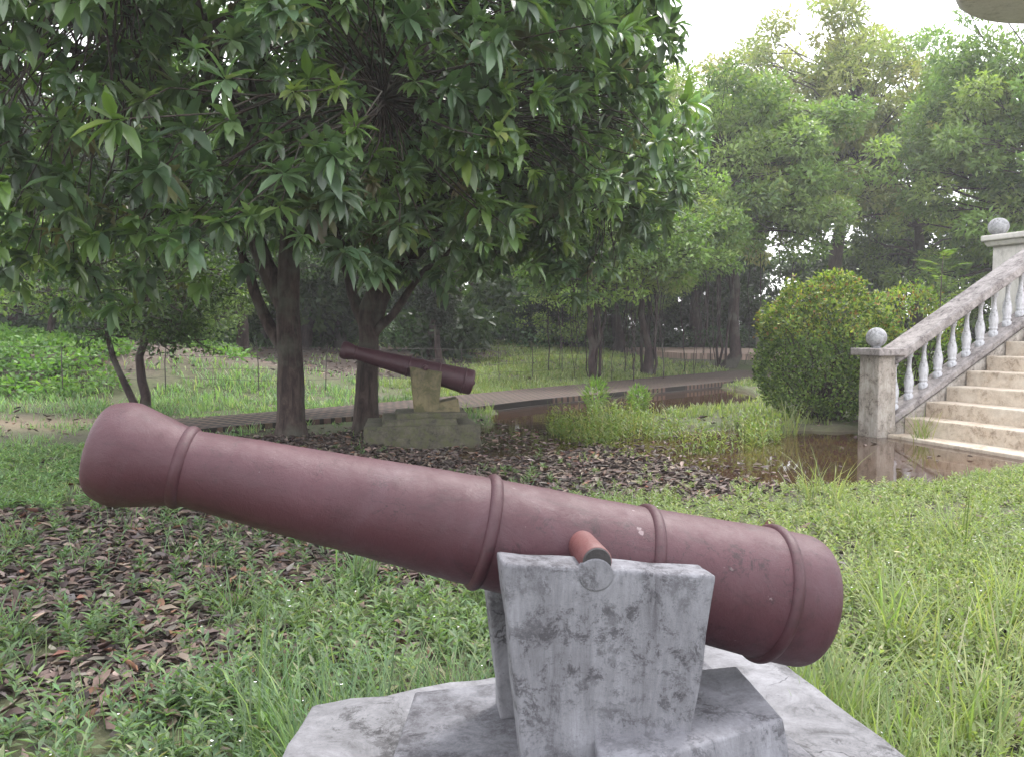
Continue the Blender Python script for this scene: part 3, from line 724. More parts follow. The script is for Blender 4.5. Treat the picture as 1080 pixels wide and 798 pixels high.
def mango(name, base, label, cc, rr, ntip_out, ntip_in, spine, tr, limbs, floor, group, L=.19, dens=None, extra=()):
    root = thing(name, base, label, 'tree', group=group)
    bx = np.array(base); wood = []; lv = []
    spine = np.array(spine, float)
    rad = np.linspace(tr, tr * .55, len(spine)); rad[0] *= 1.35
    # dense spine
    sp = np.array([spine[0] + (spine[0] - spine[1]) * .0]);
    tt = np.linspace(0, len(spine) - 1, len(spine) * 3); ii = np.minimum(tt.astype(int), len(spine) - 2); ff = (tt - ii)[:, None]
    sp = spine[ii] * (1 - ff) + spine[ii + 1] * ff; rd = np.interp(tt, range(len(spine)), rad)
    tube(wood, sp, rd, 16, wob=.03)
    heads = []
    for (f, to, r0) in limbs:
        st = spine[min(int(f), len(spine) - 1)]
        P = curve_pts(st, to, 10, .04, .20); tube(wood, P, np.linspace(r0, r0 * .38, 10), 10, wob=.04)
        heads += [P[q] for q in (4, 6, 8, 9)]
    heads = np.array(heads)
    cc = np.array(cc); rr = np.array(rr); tips = []; mids = []
    def ok(p_):
        w_ = p_ + bx
        if w_[2] < floor(w_[0], w_[1]) + .55 * mnoise.noise(Vector((w_[0] * 1.6, w_[1] * 1.6, 4.0))) + RNG.uniform(0, .25): return False
        g = mnoise.noise(Vector(w_) * 1.25 + Vector((3, 7, 1)))
        return g > -.06 + RNG.normal() * .05
    # secondary limbs
    subs = []
    for q in range(46):
        d = rvec(1)[0]; 
        if d[2] < -.5: d[2] *= -.5
        to = cc + d * rr * RNG.uniform(.45, .8)
        if (to + bx)[2] < floor(*(to + bx)[:2]) + .35: to[2] = floor(*(to + bx)[:2]) + .5 - bx[2]
        h = heads[np.argmin(np.linalg.norm(heads - to, axis=1) + RNG.uniform(0, 1, len(heads)))]
        P = curve_pts(h, to, 8, .06, .28); tube(wood, P, np.linspace(.045, .014, 8), 6)
        subs += [P[3], P[5], P[7]]
    subs = np.array(subs)
    tw = 0; guard = 0
    while tw < ntip_out + ntip_in and guard < 60000:
        guard += 1
        d = rvec(1)[0]; out_ = tw < ntip_out
        k = RNG.uniform(.80, 1.04) if out_ else RNG.uniform(.35, .8)
        k *= 1 + .14 * mnoise.noise(Vector(d) * 2.3)
        p_ = cc + d * rr * k
        if not ok(p_): continue
        j = np.argmin(np.linalg.norm(subs - p_, axis=1)); h = subs[j]
        ax = p_ - h; ln = np.linalg.norm(ax)
        if ln < .05: continue
        ax = ax / ln * .5 + d * .45 + rvec(1)[0] * .35 + np.array([0, 0, .12])
        tips.append((p_, ax)); tw += 1
        if tw % 3 == 0:
            P = curve_pts(h, p_, 5, RNG.uniform(-.02, .10), .3); tube(wood, P, np.linspace(.011, .0045, 5), 4)
    for e in extra: tips.append(e)
    rosettes(lv, tips, None, L=L, young=.11)
    V, F, C = merge(wood); link('trunk', tri_mesh('trunk', V, F), M_['bark'], root, True)
    V, F, C = merge(lv); link('crown', tri_mesh('crown', V, F, C), M_['leaf'], root, True)
    return root
def floor1(x, y):
    d = math.hypot(x, y)
    return 1.82 - .18 * (x < -2.2) - .22 * (x < -3.6) + .10 * math.sin(x * 2.1) + .12 * math.sin(x * .9 + y) + max(0, (x - .4)) * .30 + (.55 if (y > 7.6) else 0) * (1 if x < .2 else .3)
B1 = (-2.62, 9.5, 0)
mango('mango_tree', B1, 'big mango tree with straight trunk and long drooping leaves, left of the far cannon',
      (.35, -1.2, 4.0), (3.75, 4.0, 3.1), 2900, 1400,
      [(0, 0, -.2), (0, 0, .25), (.01, 0, .9), (-.02, .02, 1.5), (.0, .05, 2.2), (.1, .0, 3.0), (.25, -.1, 4.2)], .175,
      [(3, (-1.5, .2, 3.6), .13), (4, (1.7, -1.2, 4.0), .10), (4, (.3, -2.3, 3.5), .085), (5, (-.7, -2.6, 4.2), .08), (5, (1.6, .9, 4.5), .08), (2, (-.9, .5, 2.6), .09), (5, (-1.8, -1.5, 4.4), .07)],
      floor1, 'mango trees', .205)
def floor2(x, y): return 2.0 + .2 * math.sin(x * 1.7 + 1) + max(0, -x - 1.5) * .3 - .42 * (x > .25)
B2 = (-1.86, 10.25, 0)
mango('mango_tree', B2, 'crooked mango tree forking low, its trunk right behind the far cannon muzzle',
      (1.2, .9, 3.7), (3.1, 2.8, 2.3), 1500, 800,
      [(0, 0, -.2), (0, 0, .3), (.02, 0, .8), (.04, .02, 1.15), (.0, .02, 1.5), (.18, .0, 1.9)], .165,
      [(3, (.75, -.1, 2.9), .10), (3, (-.55, .3, 2.9), .09), (4, (1.5, .4, 3.1), .075), (4, (.5, 1.2, 3.4), .08), (3, (1.15, -.3, 2.3), .06), (5, (2.4, .6, 3.5), .06)],
      floor2, 'mango trees', .20)

# ------------------------------------------------------------------ other trees
def gz(x, y): return float(ground_z(x, y))
PAL_G = [(0.125, 0.194, 0.062), (0.175, 0.250, 0.075), (0.069, 0.119, 0.045), (0.237, 0.294, 0.088)]
PAL_L = [(0.156, 0.240, 0.060), (0.204, 0.300, 0.072), (0.090, 0.150, 0.048), (0.252, 0.312, 0.096)]
PAL_O = [(0.204, 0.240, 0.096), (0.264, 0.282, 0.108), (0.120, 0.156, 0.066), (0.288, 0.264, 0.120)]
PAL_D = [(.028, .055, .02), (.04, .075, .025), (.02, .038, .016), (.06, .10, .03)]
def tree(name, loc, label, h_lo, h_hi, rx, ry, ncl, nleaf, ll, lw, pal, wts, tr, bark='bark_d', group=None, off=(0, 0), s=(.7, 1.2), lean=(0, 0), roots=0, stems=1, every=1, cat='tree', spread=(.55, .55, .38), inner=.3):
    z = gz(loc[0], loc[1]); root = thing(name, (loc[0], loc[1], z), label, cat, group=group)
    cc = (off[0], off[1], (h_lo + h_hi) / 2); rr = (rx, ry, (h_hi - h_lo) / 2)
    cl = ellipsoid_clusters(ncl, cc, rr, s, -.9, inner)
    link('crown', crown_mesh('crown', cl, nleaf, ll, lw, pal, wts, spread), M_['leaf2'], root)
    link('trunk', tree_skeleton('trunk', h_lo, cl, tr, (off[0] * .7 + lean[0], off[1] * .7 + lean[1], h_lo + (h_hi - h_lo) * .75), every=every), M_[bark], root, True)
    for q in range(1, stems):
        pr = []; a_ = -1.1 + q * 2.3
        tube(pr, curve_pts((-.06 * q, 0, -.2), (-.75 * q, .1, h_lo + .6), 8, 0, .2), np.linspace(tr * .75, tr * .35, 8), 8, wob=.06)
        V, F, C = merge(pr); link('stem', tri_mesh('stem', V, F), M_[bark], root, True)
    for q in range(roots):
        a_ = RNG.uniform(0, 2 * math.pi); r_ = RNG.uniform(.25, rx * .85) if q > 3 else tr * .95
        x_, y_ = r_ * math.cos(a_), r_ * math.sin(a_); top_ = h_lo + RNG.uniform(.4, 1.2); bot = -.05 if (q < 8 or RNG.random() < .35) else RNG.uniform(.1, h_lo * .8)
        pr = []; tube(pr, curve_pts((x_, y_, top_), (x_ + RNG.normal() * .05, y_, bot), 7, 0, .16), np.linspace(.02, .012 if q > 7 else .03, 7) * (1.5 if q < 4 else .6), 5)
        V, F, C = merge(pr); link('aerial_root', tri_mesh('aerial_root', V, F), M_[bark], root, True)
    return root
W4 = [4, 3, 3, 1]
tree('banyan_tree', (2.1, 19.6), 'slim banyan at the walkway edge, leftmost of the three with hanging roots', 1.8, 4.8, 2.1, 1.9, 70, 260, .15, .065, PAL_L, [2, 1, 4, 1], .105, group='banyan trees along the walkway', roots=18, s=(.6, 1.1))
tree('banyan_tree', (3.65, 21.6), 'short-trunked middle banyan with thick hanging roots above the pink paving', 1.9, 5.8, 2.6, 2.2, 95, 260, .15, .065, PAL_L, [3, 1, 4, 1], .12, group='banyan trees along the walkway', roots=20, s=(.6, 1.1))
tree('banyan_tree', (6.65, 25.3), 'tallest root-wrapped banyan, its dark trunk standing left of the round shrub', 3.1, 8.6, 4.3, 3.4, 170, 240, .20, .085, PAL_G, [4, 4, 2, 2], .20, group='banyan trees along the walkway', roots=22, s=(.7, 1.4), lean=(.1, 0))
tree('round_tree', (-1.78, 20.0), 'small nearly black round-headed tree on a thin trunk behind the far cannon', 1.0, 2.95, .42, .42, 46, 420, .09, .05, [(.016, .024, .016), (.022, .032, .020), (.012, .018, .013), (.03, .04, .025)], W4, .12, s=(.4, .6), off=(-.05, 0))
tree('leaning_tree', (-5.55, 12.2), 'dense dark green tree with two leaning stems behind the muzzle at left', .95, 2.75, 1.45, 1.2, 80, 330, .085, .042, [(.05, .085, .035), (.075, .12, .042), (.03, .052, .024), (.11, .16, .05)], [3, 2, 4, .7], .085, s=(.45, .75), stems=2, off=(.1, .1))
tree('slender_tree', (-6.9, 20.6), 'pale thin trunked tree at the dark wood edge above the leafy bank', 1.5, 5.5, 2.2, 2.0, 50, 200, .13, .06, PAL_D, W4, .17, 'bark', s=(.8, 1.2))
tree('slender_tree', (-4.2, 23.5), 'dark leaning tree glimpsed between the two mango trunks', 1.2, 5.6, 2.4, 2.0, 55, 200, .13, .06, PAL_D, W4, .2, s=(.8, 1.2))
# bushes at left
for (x_, y_, hw, hh, lab) in ((-9.3, 16.2, 2.0, 2.5, 'large rounded green bush at the far left edge behind the grass mound'), (-7.6, 18.6, 1.6, 2.3, 'dark green bush between the left edge bush and the leaning tree'), (-12.2, 18.5, 2.6, 4.2, 'tall hazy green tree mass rising at the far left edge'), ):
    tree('leafy_bush', (x_, y_), lab, .25, hh, hw, hw * .9, 46, 240, .10, .055, PAL_G, [3, 3, 3, 1], .08, s=(.6, 1.0), cat='bush', group='bushes at the left edge')
tree('lime_shrub', (1.75, 29.5), 'yellow green shrub at the far side of the sunny grass', .2, 2.4, 1.5, 1.2, 30, 200, .12, .07, PAL_L, [2, 4, 1, 3], .06, s=(.5, .9), cat='shrub')
# tall airy trees right of centre
tree('tall_tree', (8.9, 38.5), 'tall olive green airy tree rising above the banyans', 3.8, 14.4, 5.6, 4.2, 165, 165, .27, .095, PAL_O, [4, 3, 2, 2], .3, 'bark', 'tall airy trees behind the stairs', s=(.6, 1.5), lean=(.5, 0), inner=.1)
tree('tall_tree', (12.0, 31.5), 'tallest pale olive tree, its pale leaning trunk right above the round shrub', 3.4, 14.2, 4.4, 3.6, 170, 155, .27, .095, PAL_O, [3, 4, 2, 2], .34, 'bark', 'tall airy trees behind the stairs', s=(.6, 1.4), lean=(1.2, 0), inner=.1)
tree('tall_tree', (16.6, 33.0), 'open crowned tree with sky gaps between the olive tree and the right edge tree', 2.6, 13.0, 4.2, 3.2, 150, 145, .27, .10, PAL_G, [3, 3, 3, 1], .3, 'bark', 'tall airy trees behind the stairs', s=(.6, 1.3), inner=.1)
tree('broad_tree', (16.6, 25.0), 'broad dense green tree filling the right edge above the stairs', 1.2, 11.6, 5.2, 3.6, 250, 230, .22, .085, PAL_G, [4, 4, 2, 1.5], .32, 'bark_d', s=(.7, 1.4), inner=.1)
tree('broad_tree', (4.2, 33.0), 'mid green tree standing behind the middle banyan', 1.6, 9.6, 3.9, 2.8, 130, 200, .18, .07, PAL_G, W4, .25, 'bark_d', s=(.8, 1.3), inner=.2)
# woodland behind: one mass
def mass(name, rows, pal, wts, ll, lw, nleaf, kind_trunks=True):
    cl = []; wood = []
    for (x0, x1, y_, h0, h1, n) in rows:
        for q in range(n):
            x_ = x0 + (x1 - x0) * (q + RNG.uniform(0, 1)) / n; yy = y_ + RNG.normal() * 1.8; z0 = gz(x_, yy)
            hh = h1 * RNG.uniform(.8, 1.12); tube(wood, curve_pts((x_, yy, z0 - .3), (x_ + RNG.normal() * .5, yy, z0 + hh * .8), 8, 0, .15), np.linspace(.22, .06, 8), 7)
            w_ = RNG.uniform(1.6, 2.6)
            for e in range(int(hh * 5.5)):
                zz = h0 + (hh - h0) * RNG.uniform(0, 1) ** .85; k = math.sin(math.pi * min(1, max(.12, (zz + .6) / (hh + 1.0)))) ** .5
                if -.11 < x_ / yy < .03 and zz > 1.9 + RNG.normal() * .5 and RNG.random() < .93: continue
                cl.append((np.array([x_ + RNG.normal() * w_ * .55 * k, yy + RNG.normal() * w_ * .5 * k, z0 + zz]), RNG.uniform(.9, 1.6)))
    me = crown_mesh(name, cl, nleaf, ll, lw, pal, wts)
    V, F, C = merge(wood)
    o = tag(link(name, me, M_['leaf2']), 'dark far wood closing the view behind all the other trees', 'woodland', kind='stuff')
    link('trunk', tri_mesh('trunk', V, F), M_['bark_d'], o, True)
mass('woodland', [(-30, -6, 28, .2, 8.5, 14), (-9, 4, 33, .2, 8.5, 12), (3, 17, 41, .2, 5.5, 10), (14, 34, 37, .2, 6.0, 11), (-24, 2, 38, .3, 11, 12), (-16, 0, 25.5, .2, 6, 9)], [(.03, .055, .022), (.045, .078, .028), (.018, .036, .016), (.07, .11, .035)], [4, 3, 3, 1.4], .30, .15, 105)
# undergrowth belt of shrubs along the wood's foot
cl = []
for q in range(420):
    u = RNG.uniform(0, 1); x_ = -20 + 40 * u; y_ = (24.5 if x_ < -3 else 27.5 + (x_ + 3) * .45 if x_ < 16 else 33) + RNG.uniform(0, 5)
    if abs(x_ / y_ + .04) < .08 and RNG.random() < .4: continue
    if 2.5 < x_ < 14.5 and y_ < 37.5: y_ = 37.5 + RNG.uniform(0, 2)
    s_ = RNG.uniform(.6, 1.1); cl.append((np.array([x_, y_, gz(x_, y_) + RNG.uniform(.1, .9)]), s_))
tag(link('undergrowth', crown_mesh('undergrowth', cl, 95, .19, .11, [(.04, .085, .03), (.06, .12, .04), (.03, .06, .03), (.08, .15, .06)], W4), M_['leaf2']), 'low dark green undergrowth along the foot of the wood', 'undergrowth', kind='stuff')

# ------------------------------------------------------------------ round clipped shrub by the newel, lime shrub behind the rail
def shrub(name, loc, label, r, h, n, pal, wts, ll, lw, yel=.0, lift=.0, twigs=60):
    root = thing(name, (loc[0], loc[1], -.04), label, 'shrub')
    d = rvec(n); k = RNG.uniform(.80, 1.02, n) ** .5 * (1 + .06 * np.sin(d[:, 0] * 9 + d[:, 2] * 7) + .05 * np.sin(d[:, 1] * 13 + d[:, 2] * 11))
    sh = np.where(RNG.random(n) < .12, RNG.uniform(1.0, 1.09, n), 1)
    P = d * np.array([r, r * .92, h * .52]) * (k * sh)[:, None] + np.array([0, 0, h * .5 + lift])
    g = np.array([mnoise.noise(Vector(q) * 3.2) for q in P]); keep = (g > -.34) & (P[:, 2] > .10 + .25 * g)
    P = P[keep]; d = d[keep]; n = len(P)
    Dn = d * .6 + rvec(n) * .8 + [0, 0, .25]; U = rvec(n) * .6 + d * .8 + [0, 0, .35]
    cols = palette(n, pal, wts, .32)
    young = (d[:, 2] > .15) & (RNG.random(n) < yel); cols[young] = palette(int(young.sum()), [(.20, .25, .05), (.26, .28, .07), (.22, .12, .05)], [4, 2, 1.2])
    V, F, C = batch(SMALL, P, Dn, U, ll * RNG.uniform(.6, 1.3, n), lw * RNG.uniform(.7, 1.2, n), cols)
    link('crown', tri_mesh('crown', V, F, C), M_['leaf2'], root)
    pr = []
    for q in range(twigs):
        e = rvec(1)[0]; e[2] = abs(e[2]); to = e * np.array([r, r, h * .5]) * .9 + np.array([0, 0, h * .42])
        tube(pr, curve_pts((RNG.normal() * .08, RNG.normal() * .08, -.1), to, 6, 0, .3), np.linspace(.018, .004, 6), 4)
    V, F, C = merge(pr); link('stem', tri_mesh('stem', V, F), M_['bark_d'], root, True)
    return root
shrub('round_shrub', (4.50, 11.55), 'round clipped shrub with yellowish new leaves left of the stair newel', .95, 2.05, 25000, [(.085, .135, .035), (.115, .175, .042), (.05, .085, .025), (.145, .20, .05)], [4, 3, 3, 2], .058, .036, .42)
shrub('loose_shrub', (6.15, 12.6), 'loose yellow green shrub peeping over the stair rail', .85, 1.95, 7000, [(.11, .18, .04), (.15, .22, .05), (.08, .13, .03)], [3, 3, 2], .07, .036, .5)
# sapling with feathery leaves
sg = thing('feathery_sapling', (6.30, 12.0, 0), 'young feathery leaved sapling standing above the stair rail shrub', 'sapling')
pr = []; tube(pr, curve_pts((0, 0, -.1), (.08, 0, 2.42), 8, 0, .05), np.linspace(.014, .006, 8), 6)
lf = []
for k in range(9):
    z0 = 1.7 + k * .085; az = k * 2.4 + .3; d_ = np.array([math.cos(az), math.sin(az), .35]); to = np.array([.07, 0, z0]) + d_ * (.46 - k * .025)
    P = curve_pts((.07, 0, z0), to, 7, .08, .05); tube(pr, P, np.linspace(.004, .002, 7), 3)
    T = (to - P[0]) / np.linalg.norm(to - P[0]); S_ = np.cross(T, [0, 0, 1.]); S_ /= np.linalg.norm(S_)
    for j in range(1, 7):
        for sg_ in (-1, 1):
            lf.append((P[j], S_ * sg_ + T * .6, k))
V, F, C = merge(pr); link('stem', tri_mesh('stem', V, F), M_['twig'], sg, True)
n = len(lf); V, F, C = batch(SMALL, np.array([a_[0] for a_ in lf]), np.array([a_[1] for a_ in lf]), np.tile([0, 0, 1.], (n, 1)) + rvec(n) * .2, np.full(n, .12), np.full(n, .04), palette(n, [(.16, .22, .06), (.12, .19, .05)], [1, 1]))
link('leaves', tri_mesh('leaves', V, F, C), M_['leaf2'], sg)

# short concrete post beyond the shrub
cp_ = thing('concrete_post', (7.75, 25.0, gz(7.75, 25.0)), 'short grey concrete post left of the round shrub', 'post')
block('shaft', [(-.16, -.16), (.16, -.16), (.16, .16), (-.16, .16)], [(-.15, -.15), (.15, -.15), (.15, .15), (-.15, .15)], -.2, .92, M_['newel'], cp_, .01, .004, 4)
block('cap', [(-.18, -.18), (.18, -.18), (.18, .18), (-.18, .18)], [(-.18, -.18), (.18, -.18), (.18, .18), (-.18, .18)], .922, .98, M_['rail'], cp_, .01, .002, 3)

# wire fence beyond the walkway
fn = thing('wire_fence', (-2.0, 16.6, 0), 'low rusty wire fence on thin stakes beyond the brick walkway', 'fence')
fp = [(-8.5, 12.2), (-7.2, 12.9), (-5.9, 13.7), (-4.6, 14.6), (-3.6, 15.5), (-2.7, 16.3), (-1.9, 17.1), (-1.1, 17.9), (-.3, 18.8), (.5, 19.8), (1.3, 20.8), (2.1, 21.9)]
fpz = [(x_ + 2.0, y_ - 16.6, gz(x_, y_)) for x_, y_ in fp]
for (x_, y_, z_) in fpz:
    pr = []; tube(pr, [(x_, y_, z_ - .2), (x_ + RNG.normal() * .01, y_, z_ + .5), (x_ + RNG.normal() * .03, y_, z_ + .85 + RNG.normal() * .05)], [.010, .009, .009], 6)
    V, F, C = merge(pr); link('stake', tri_mesh('stake', V, F), M_['steel'], fn)
pr = []
for h_ in (.2, .4, .6, .8):
    P = [(x_, y_, z_ + h_ + RNG.normal() * .02) for x_, y_, z_ in fpz]; tube(pr, P, [.0035] * len(P), 4)
V, F, C = merge(pr); link('wire', tri_mesh('wire', V, F), M_['steel'], fn)
# ------------------------------------------------------------------ fallen leaves
def in_ped(x, y):
    a = (x > -.50) & (x < 1.0) & (y > .9) & (y < 1.78 + (x + .45) * .41); return a
def in_walk(x, y):
    e = (np.asarray(x) + 3.1) * -.728 + (np.asarray(y) - 10.5) * .685; return (e > -.06) & (e < 1.25 + .14 * (np.asarray(x) + 3.5)) & (x > -5.2)
n = 150000
y = np.concatenate([RNG.uniform(2.0, 11.5, n), RNG.uniform(11, 26, 14000)]); x = RNG.uniform(-1, 1, len(y)) * (.85 * y + .4)
dn = litter(x, y) * .95 + .035; dn = np.where(y > 11, dn * .9, dn)
k = (RNG.random(len(y)) < dn) & ~in_ped(x, y) & ~(in_walk(x, y) & (RNG.random(len(y)) > .03)) & ~((ell(x, y, FP.x, FP.y, .75, .62) < 1))
pw = pond(x, y); k &= ~((pw > .5) & (RNG.random(len(y)) > .10 + .6 * (x < -.55) + .45 * (y < 8.2) * (x < 1.6)))
x = x[k]; y = y[k]; n = len(x); z = ground_z(x, y); z = np.where(pond(x, y) > .3, np.maximum(z, -.050), z) + RNG.uniform(.002, .028, n)
az = RNG.uniform(0, 6.283, n); D_ = np.c_[np.cos(az), np.sin(az), RNG.normal(size=n) * .18]
U_ = np.c_[RNG.normal(size=(n, 2)) * .35, np.where(RNG.random(n) < .5, -1, 1)]
far = np.where(y > 11, 1.5, 1)
V, F, C = batch(CURL, np.c_[x, y, z], D_, U_, RNG.uniform(.04, .105, n) * far, RNG.uniform(.018, .040, n) * far, palette(n, [(.095, .068, .058), (.15, .112, .09), (.055, .040, .036), (.21, .17, .14), (.16, .08, .05), (.13, .11, .10)], [5, 3, 4, 1.2, .7, 2.5], .25))
tag(link('fallen_leaves', tri_mesh('fallen_leaves', V, F, C), M_['dry']), 'brown dry fallen leaves carpeting the soil under the mango trees', 'fallen leaves', kind='stuff')

# ------------------------------------------------------------------ weeds and grass
def wdens(x, y):
    l_ = litter(x, y); w_ = pond(x, y); nz_ = fbm(x, y, 1.1, 41)
    right = sstep(-.3, .9, x); 
    d = 1.0 - np.where(y < 6, .86, .95) * l_
    d = d * np.where((x < -.2) & (y < 6), .70, 1.0) * (.55 + .45 * sstep(.36, .5, fbm(x, y, 2.6, 77)))
    d = d * (1 - .9 * (1 - sstep(.7, 1.2, ell(x, y, 1.75, 2.15, .42, .42) + (fbm(x, y, 3, 72) - .5))))
    d = d * (.45 + .75 * sstep(.35, .6, nz_))
    strip_ = (y > 7.1) & (y < 11)
    isl = sstep(.36, .48, fbm(x, y, 1.1, 44)) * (ell(x, y, 1.9, 10.3, 1.45, 1.75, 0) < 1)
    d = np.where(w_ > .25, isl * .9, d)
    return np.clip(d, 0, 1)
def scatter(n, y0, y1, spread=.8, pw=1.0):
    y = y0 + (y1 - y0) * RNG.random(n) ** pw; x = RNG.uniform(-1, 1, n) * (spread * y + .35)
    return x, y
def valid(x, y, dn):
    return (RNG.random(len(x)) < dn) & ~in_ped(x, y) & ~in_walk(x, y) & (ell(x, y, 7.8, 32, 3.6, 7) > 1) & (ell(x, y, FP.x, FP.y, .80, .66) > 1) & ~((x > 4.3) & (y > 9.4 - (x - 4.3) * 1.0) & (y < 14))
def greens(x, y, n):
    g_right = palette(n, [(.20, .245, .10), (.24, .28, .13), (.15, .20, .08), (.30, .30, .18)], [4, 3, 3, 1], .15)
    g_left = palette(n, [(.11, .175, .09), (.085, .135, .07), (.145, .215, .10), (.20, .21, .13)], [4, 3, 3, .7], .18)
    w_ = (sstep(-.2, 1.6, x + np.maximum(0, y - 10) * .5) + (fbm(x, y, 1.2, 51) - .5) * .8).clip(0, 1)[:, None]  # far lawn takes the paler palette, its sunlit brightness put into the colour
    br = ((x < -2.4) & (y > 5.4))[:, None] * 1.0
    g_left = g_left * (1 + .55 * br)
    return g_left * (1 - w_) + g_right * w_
parts = []; fl = []
# broad-leaved weeds near the camera
x, y = scatter(22000, 1.9, 8.6, .82, .85); k = valid(x, y, wdens(x, y) * .95 + .02); x = x[k]; y = y[k]
H = RNG.uniform(.05, .18, len(x)) * (1 - .5 * sstep(4, 6.5, y)) * np.where(x > 0, 1.05, .9); z = ground_z(x, y)
lean = rvec(len(x)) * .35; lean[:, 2] = 1
for lv_ in range(7):
    f = (lv_ + .6) / 7
    for sgn in (0, math.pi):
        az = x * 91 + y * 57 + lv_ * 1.57 + sgn + RNG.normal(size=len(x)) * .25
        P = np.c_[x, y, z] + lean * (H * f)[:, None]
        up_ = .15 + .7 * f
        D_ = np.c_[np.cos(az), np.sin(az), np.full(len(x), up_) + RNG.normal(size=len(x)) * .25]
        Lf = (.030 + .035 * RNG.random(len(x))) * (1.25 - .5 * f) * np.where(x > .5, .78, 1.05)
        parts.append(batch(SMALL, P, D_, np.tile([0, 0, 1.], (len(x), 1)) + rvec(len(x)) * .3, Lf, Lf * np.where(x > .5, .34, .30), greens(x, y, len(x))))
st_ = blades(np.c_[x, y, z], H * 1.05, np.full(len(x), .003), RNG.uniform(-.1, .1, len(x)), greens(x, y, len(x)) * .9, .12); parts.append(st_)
fs = RNG.random(len(x)) < .055; fx = np.c_[x, y, z] + lean * (H * 1.08)[:, None]; fl = fx[fs & (y < 6.5)]
V, F, C = merge(parts)
tag(link('broadleaf_weeds', tri_mesh('broadleaf_weeds', V, F, C), M_['grass']), 'low leafy green weeds covering the ground around the near pedestal', 'weeds', kind='stuff')
n = len(fl); pp = []
for q in range(2):
    az = RNG.uniform(0, 6.28, n); pp.append(batch(SMALL, fl, np.c_[np.cos(az), np.sin(az), np.full(n, .2)], np.tile([0, 0, 1.], (n, 1)), np.full(n, .007), np.full(n, .007), np.ones((n, 3))))
V, F, C = merge(pp); tag(link('white_flowers', tri_mesh('white_flowers', V, F), M_['petal']), 'tiny white flowers dotted over the green weeds', 'flowers', kind='stuff')
# grass tufts
parts = []
def tufts(n, y0, y1, nb_, hh, ww, spread=.8, pw=1, dmul=1, cl_s=4.0, thr=.45):
    x, y = scatter(n, y0, y1, spread, pw)
    k = valid(x, y, wdens(x, y) * dmul * sstep(thr, thr + .12, fbm(x, y, cl_s, 61))); x = x[k]; y = y[k]
    s_ = RNG.uniform(.5, 1.2, len(x))
    x = np.repeat(x, nb_); y = np.repeat(y, nb_); s_ = np.repeat(s_, nb_); m_ = len(x)
    x = x + RNG.normal(size=m_) * .022 * (1 + y / 8); y = y + RNG.normal(size=m_) * .022 * (1 + y / 8)
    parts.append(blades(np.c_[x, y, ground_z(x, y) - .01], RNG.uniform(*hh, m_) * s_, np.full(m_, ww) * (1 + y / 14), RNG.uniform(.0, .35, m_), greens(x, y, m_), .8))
tufts(3600, 1.9, 5.5, 8, (.08, .26), .004, .82, .9)
tufts(700, 2.0, 6, 22, (.25, .48), .006, .8, 1, 1, 2.2, .6)
tufts(12000, 5.2, 13, 7, (.05, .15), .006, .85)
tufts(30000, 11.5, 22, 6, (.06, .2), .009, .85, .8, 1, 1.0, .3)
tufts(24000, 20, 36, 6, (.07, .2), .016, .7, .8, 1, 1.0, .2)
V, F, C = merge(parts)
tag(link('grass', tri_mesh('grass', V, F, C), M_['grass']), 'tufts of green grass spread over the whole ground', 'grass', kind='stuff')
# taller grass crowding against the pedestal's edges
parts = []
q_ = RNG.uniform(0, 1, 230); sd2 = RNG.random(230) < .62; of = RNG.uniform(.03, .20, 230)
x = np.where(sd2, -.50 + 1.17 * q_ - of * .4, .70 + .24 * q_ + of); y = np.where(sd2, 1.86 + .45 * q_ + of, 2.25 - 1.2 * q_ + of * .2)
nb_ = 11; x = np.repeat(x, nb_) + RNG.normal(size=230 * nb_) * .02; y = np.repeat(y, nb_) + RNG.normal(size=230 * nb_) * .02; m_ = len(x)
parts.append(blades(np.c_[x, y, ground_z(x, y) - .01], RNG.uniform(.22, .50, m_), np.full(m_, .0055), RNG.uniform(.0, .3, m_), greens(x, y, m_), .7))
V, F, C = merge(parts)
tag(link('edge_grass', tri_mesh('edge_grass', V, F, C), M_['grass']), 'taller grass pressed against the edges of the near pedestal slab', 'grass', kind='stuff')
# marsh plants in the pond
parts = []
x, y = scatter(15000, 8.0, 14.5, .6, 1); k = (RNG.random(len(x)) < wdens(x, y)) & (pond(x, y) > .25) & ~in_walk(x, y) & (x > .35) & ~((x > 3.4)) & (ell(x, y, FP.x, FP.y, .85, .7) > 1); x = x[k]; y = y[k]
H = RNG.uniform(.12, .42, len(x)); z = np.full(len(x), -.08)
parts.append(blades(np.c_[x, y, z], H * 1.3, np.full(len(x), .008), RNG.uniform(0, .3, len(x)), palette(len(x), [(.15, .19, .05), (.22, .22, .08), (.10, .15, .04), (.30, .26, .13)], [3, 2, 3, 1]), .6))
for lv_ in range(6):
    f = (lv_ + 1) / 7; az = x * 77 + lv_ * 2.4 + RNG.normal(size=len(x))
    parts.append(batch(SMALL, np.c_[x, y, z + H * f], np.c_[np.cos(az), np.sin(az), np.full(len(x), .6)], np.tile([0, 0, 1.], (len(x), 1)), np.full(len(x), .075), np.full(len(x), .022), palette(len(x), [(.14, .20, .05), (.19, .22, .07), (.10, .16, .04)], [3, 2, 2])))
V, F, C = merge(parts)
tag(link('marsh_plants', tri_mesh('marsh_plants', V, F, C), M_['grass']), 'yellowish marsh plants standing in the shallow pond below the walkway', 'marsh plants', kind='stuff')
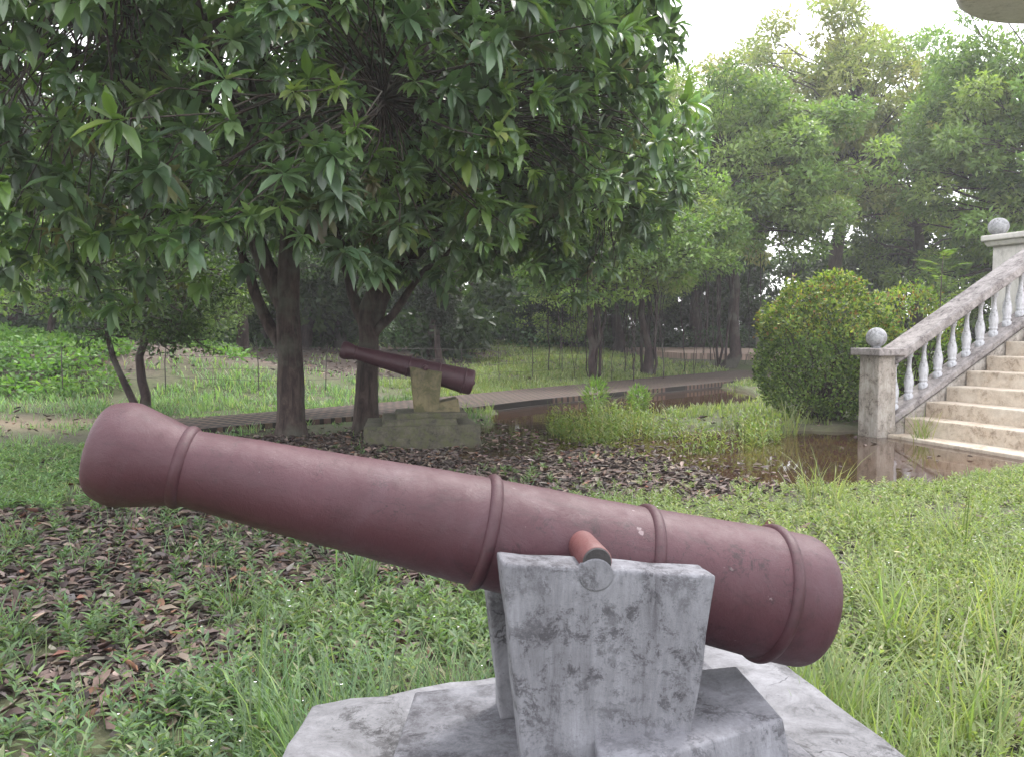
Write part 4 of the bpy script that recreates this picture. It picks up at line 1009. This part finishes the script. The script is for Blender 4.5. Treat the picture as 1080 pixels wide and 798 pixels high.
# leafy mounds on the left bank
cl = []
for q in range(260):
    a_ = RNG.uniform(0, 6.28); k = RNG.uniform(0, 1) ** .5; x_ = -9.6 + 3.6 * k * math.cos(a_); y_ = 14.6 + 2.0 * k * math.sin(a_)
    if x_ > -.49 * y_: continue
    cl.append((np.array([x_, y_, gz(x_, y_) + .04]), RNG.uniform(.35, .6)))
for q in range(16): cl.append((np.array([x_ := -6.6 + RNG.normal() * .7, y_ := 17.6 + RNG.normal() * .6, gz(x_, y_) + .04]), .4))
tag(link('creeper', crown_mesh('creeper', cl, 420, .10, .07, [(.10, .20, .05), (.14, .25, .06), (.07, .14, .045), (.18, .27, .08)], W4, (.75, .75, .28)), M_['grass']), 'bright green leafy creeper over the left bank', 'creeper', kind='stuff')
# a few tall weeds standing in front of the walkway
for i_, (x_, y_, h_, lab) in enumerate(((1.27, 12.2, .62, 'tall bushy green weed in front of the walkway, left of its neighbour'), (2.05, 13.0, .45, 'shorter green weed beside the walkway, right of the tall bushy one'), (4.9, 9.55, .40, 'wispy pale grass clump at the foot of the stair newel'), (3.55, 10.2, .55, 'pale grass clump standing in the brown water before the round shrub'))):
    rt = thing('tall_weed', (x_, y_, -.06), lab, 'weed', group='tall weeds at the pond')
    n = 46; H = np.full(n, h_) * RNG.uniform(.6, 1.2, n); P = np.c_[RNG.normal(size=(n, 2)) * .06, np.zeros(n)]
    cols = palette(n, [(.14, .22, .06), (.18, .25, .07)] if i_ < 2 else [(.22, .24, .10), (.16, .20, .08)], [1, 1])
    pt = [blades(P, H, np.full(n, .008), RNG.uniform(.1, .6, n), cols, .7)]
    if i_ < 2:
        n = 380; d = rvec(n); P = d * [.17, .17, h_ * .45] * RNG.uniform(.5, 1, n)[:, None] + [0, 0, h_ * .55]
        pt.append(batch(SMALL, P, d + rvec(n) * .5 + [0, 0, .6], np.tile([0, 0, 1.], (n, 1)) + rvec(n) * .4, np.full(n, .085), np.full(n, .022), palette(n, [(.12, .21, .055), (.16, .25, .07)], [1, 1])))
    V, F, C = merge(pt); link('leaves', tri_mesh('leaves', V, F, C), M_['grass'], rt)

# ------------------------------------------------------------------ light haze volume, added to suggest washed-out glare
bm = bmesh.new(); bmesh.ops.create_cube(bm, size=1)
for v_ in bm.verts: v_.co = Vector((v_.co.x * 250, v_.co.y * 190 + 50, -1.6 if v_.co.z < 0 else 17.5))
me = bpy.data.meshes.new('haze'); bm.to_mesh(me); bm.free()
m = bpy.data.materials.new('glare_haze'); m.use_nodes = True; m.node_tree.nodes.clear()
o_ = m.node_tree.nodes.new('ShaderNodeOutputMaterial'); pv = m.node_tree.nodes.new('ShaderNodeVolumePrincipled')
pv.inputs['Color'].default_value = (.93, .93, .95, 1); pv.inputs['Density'].default_value = .0019; pv.inputs['Anisotropy'].default_value = .2
m.node_tree.links.new(pv.outputs[0], o_.inputs['Volume'])
tag(link('haze', me, m), kind='stuff')
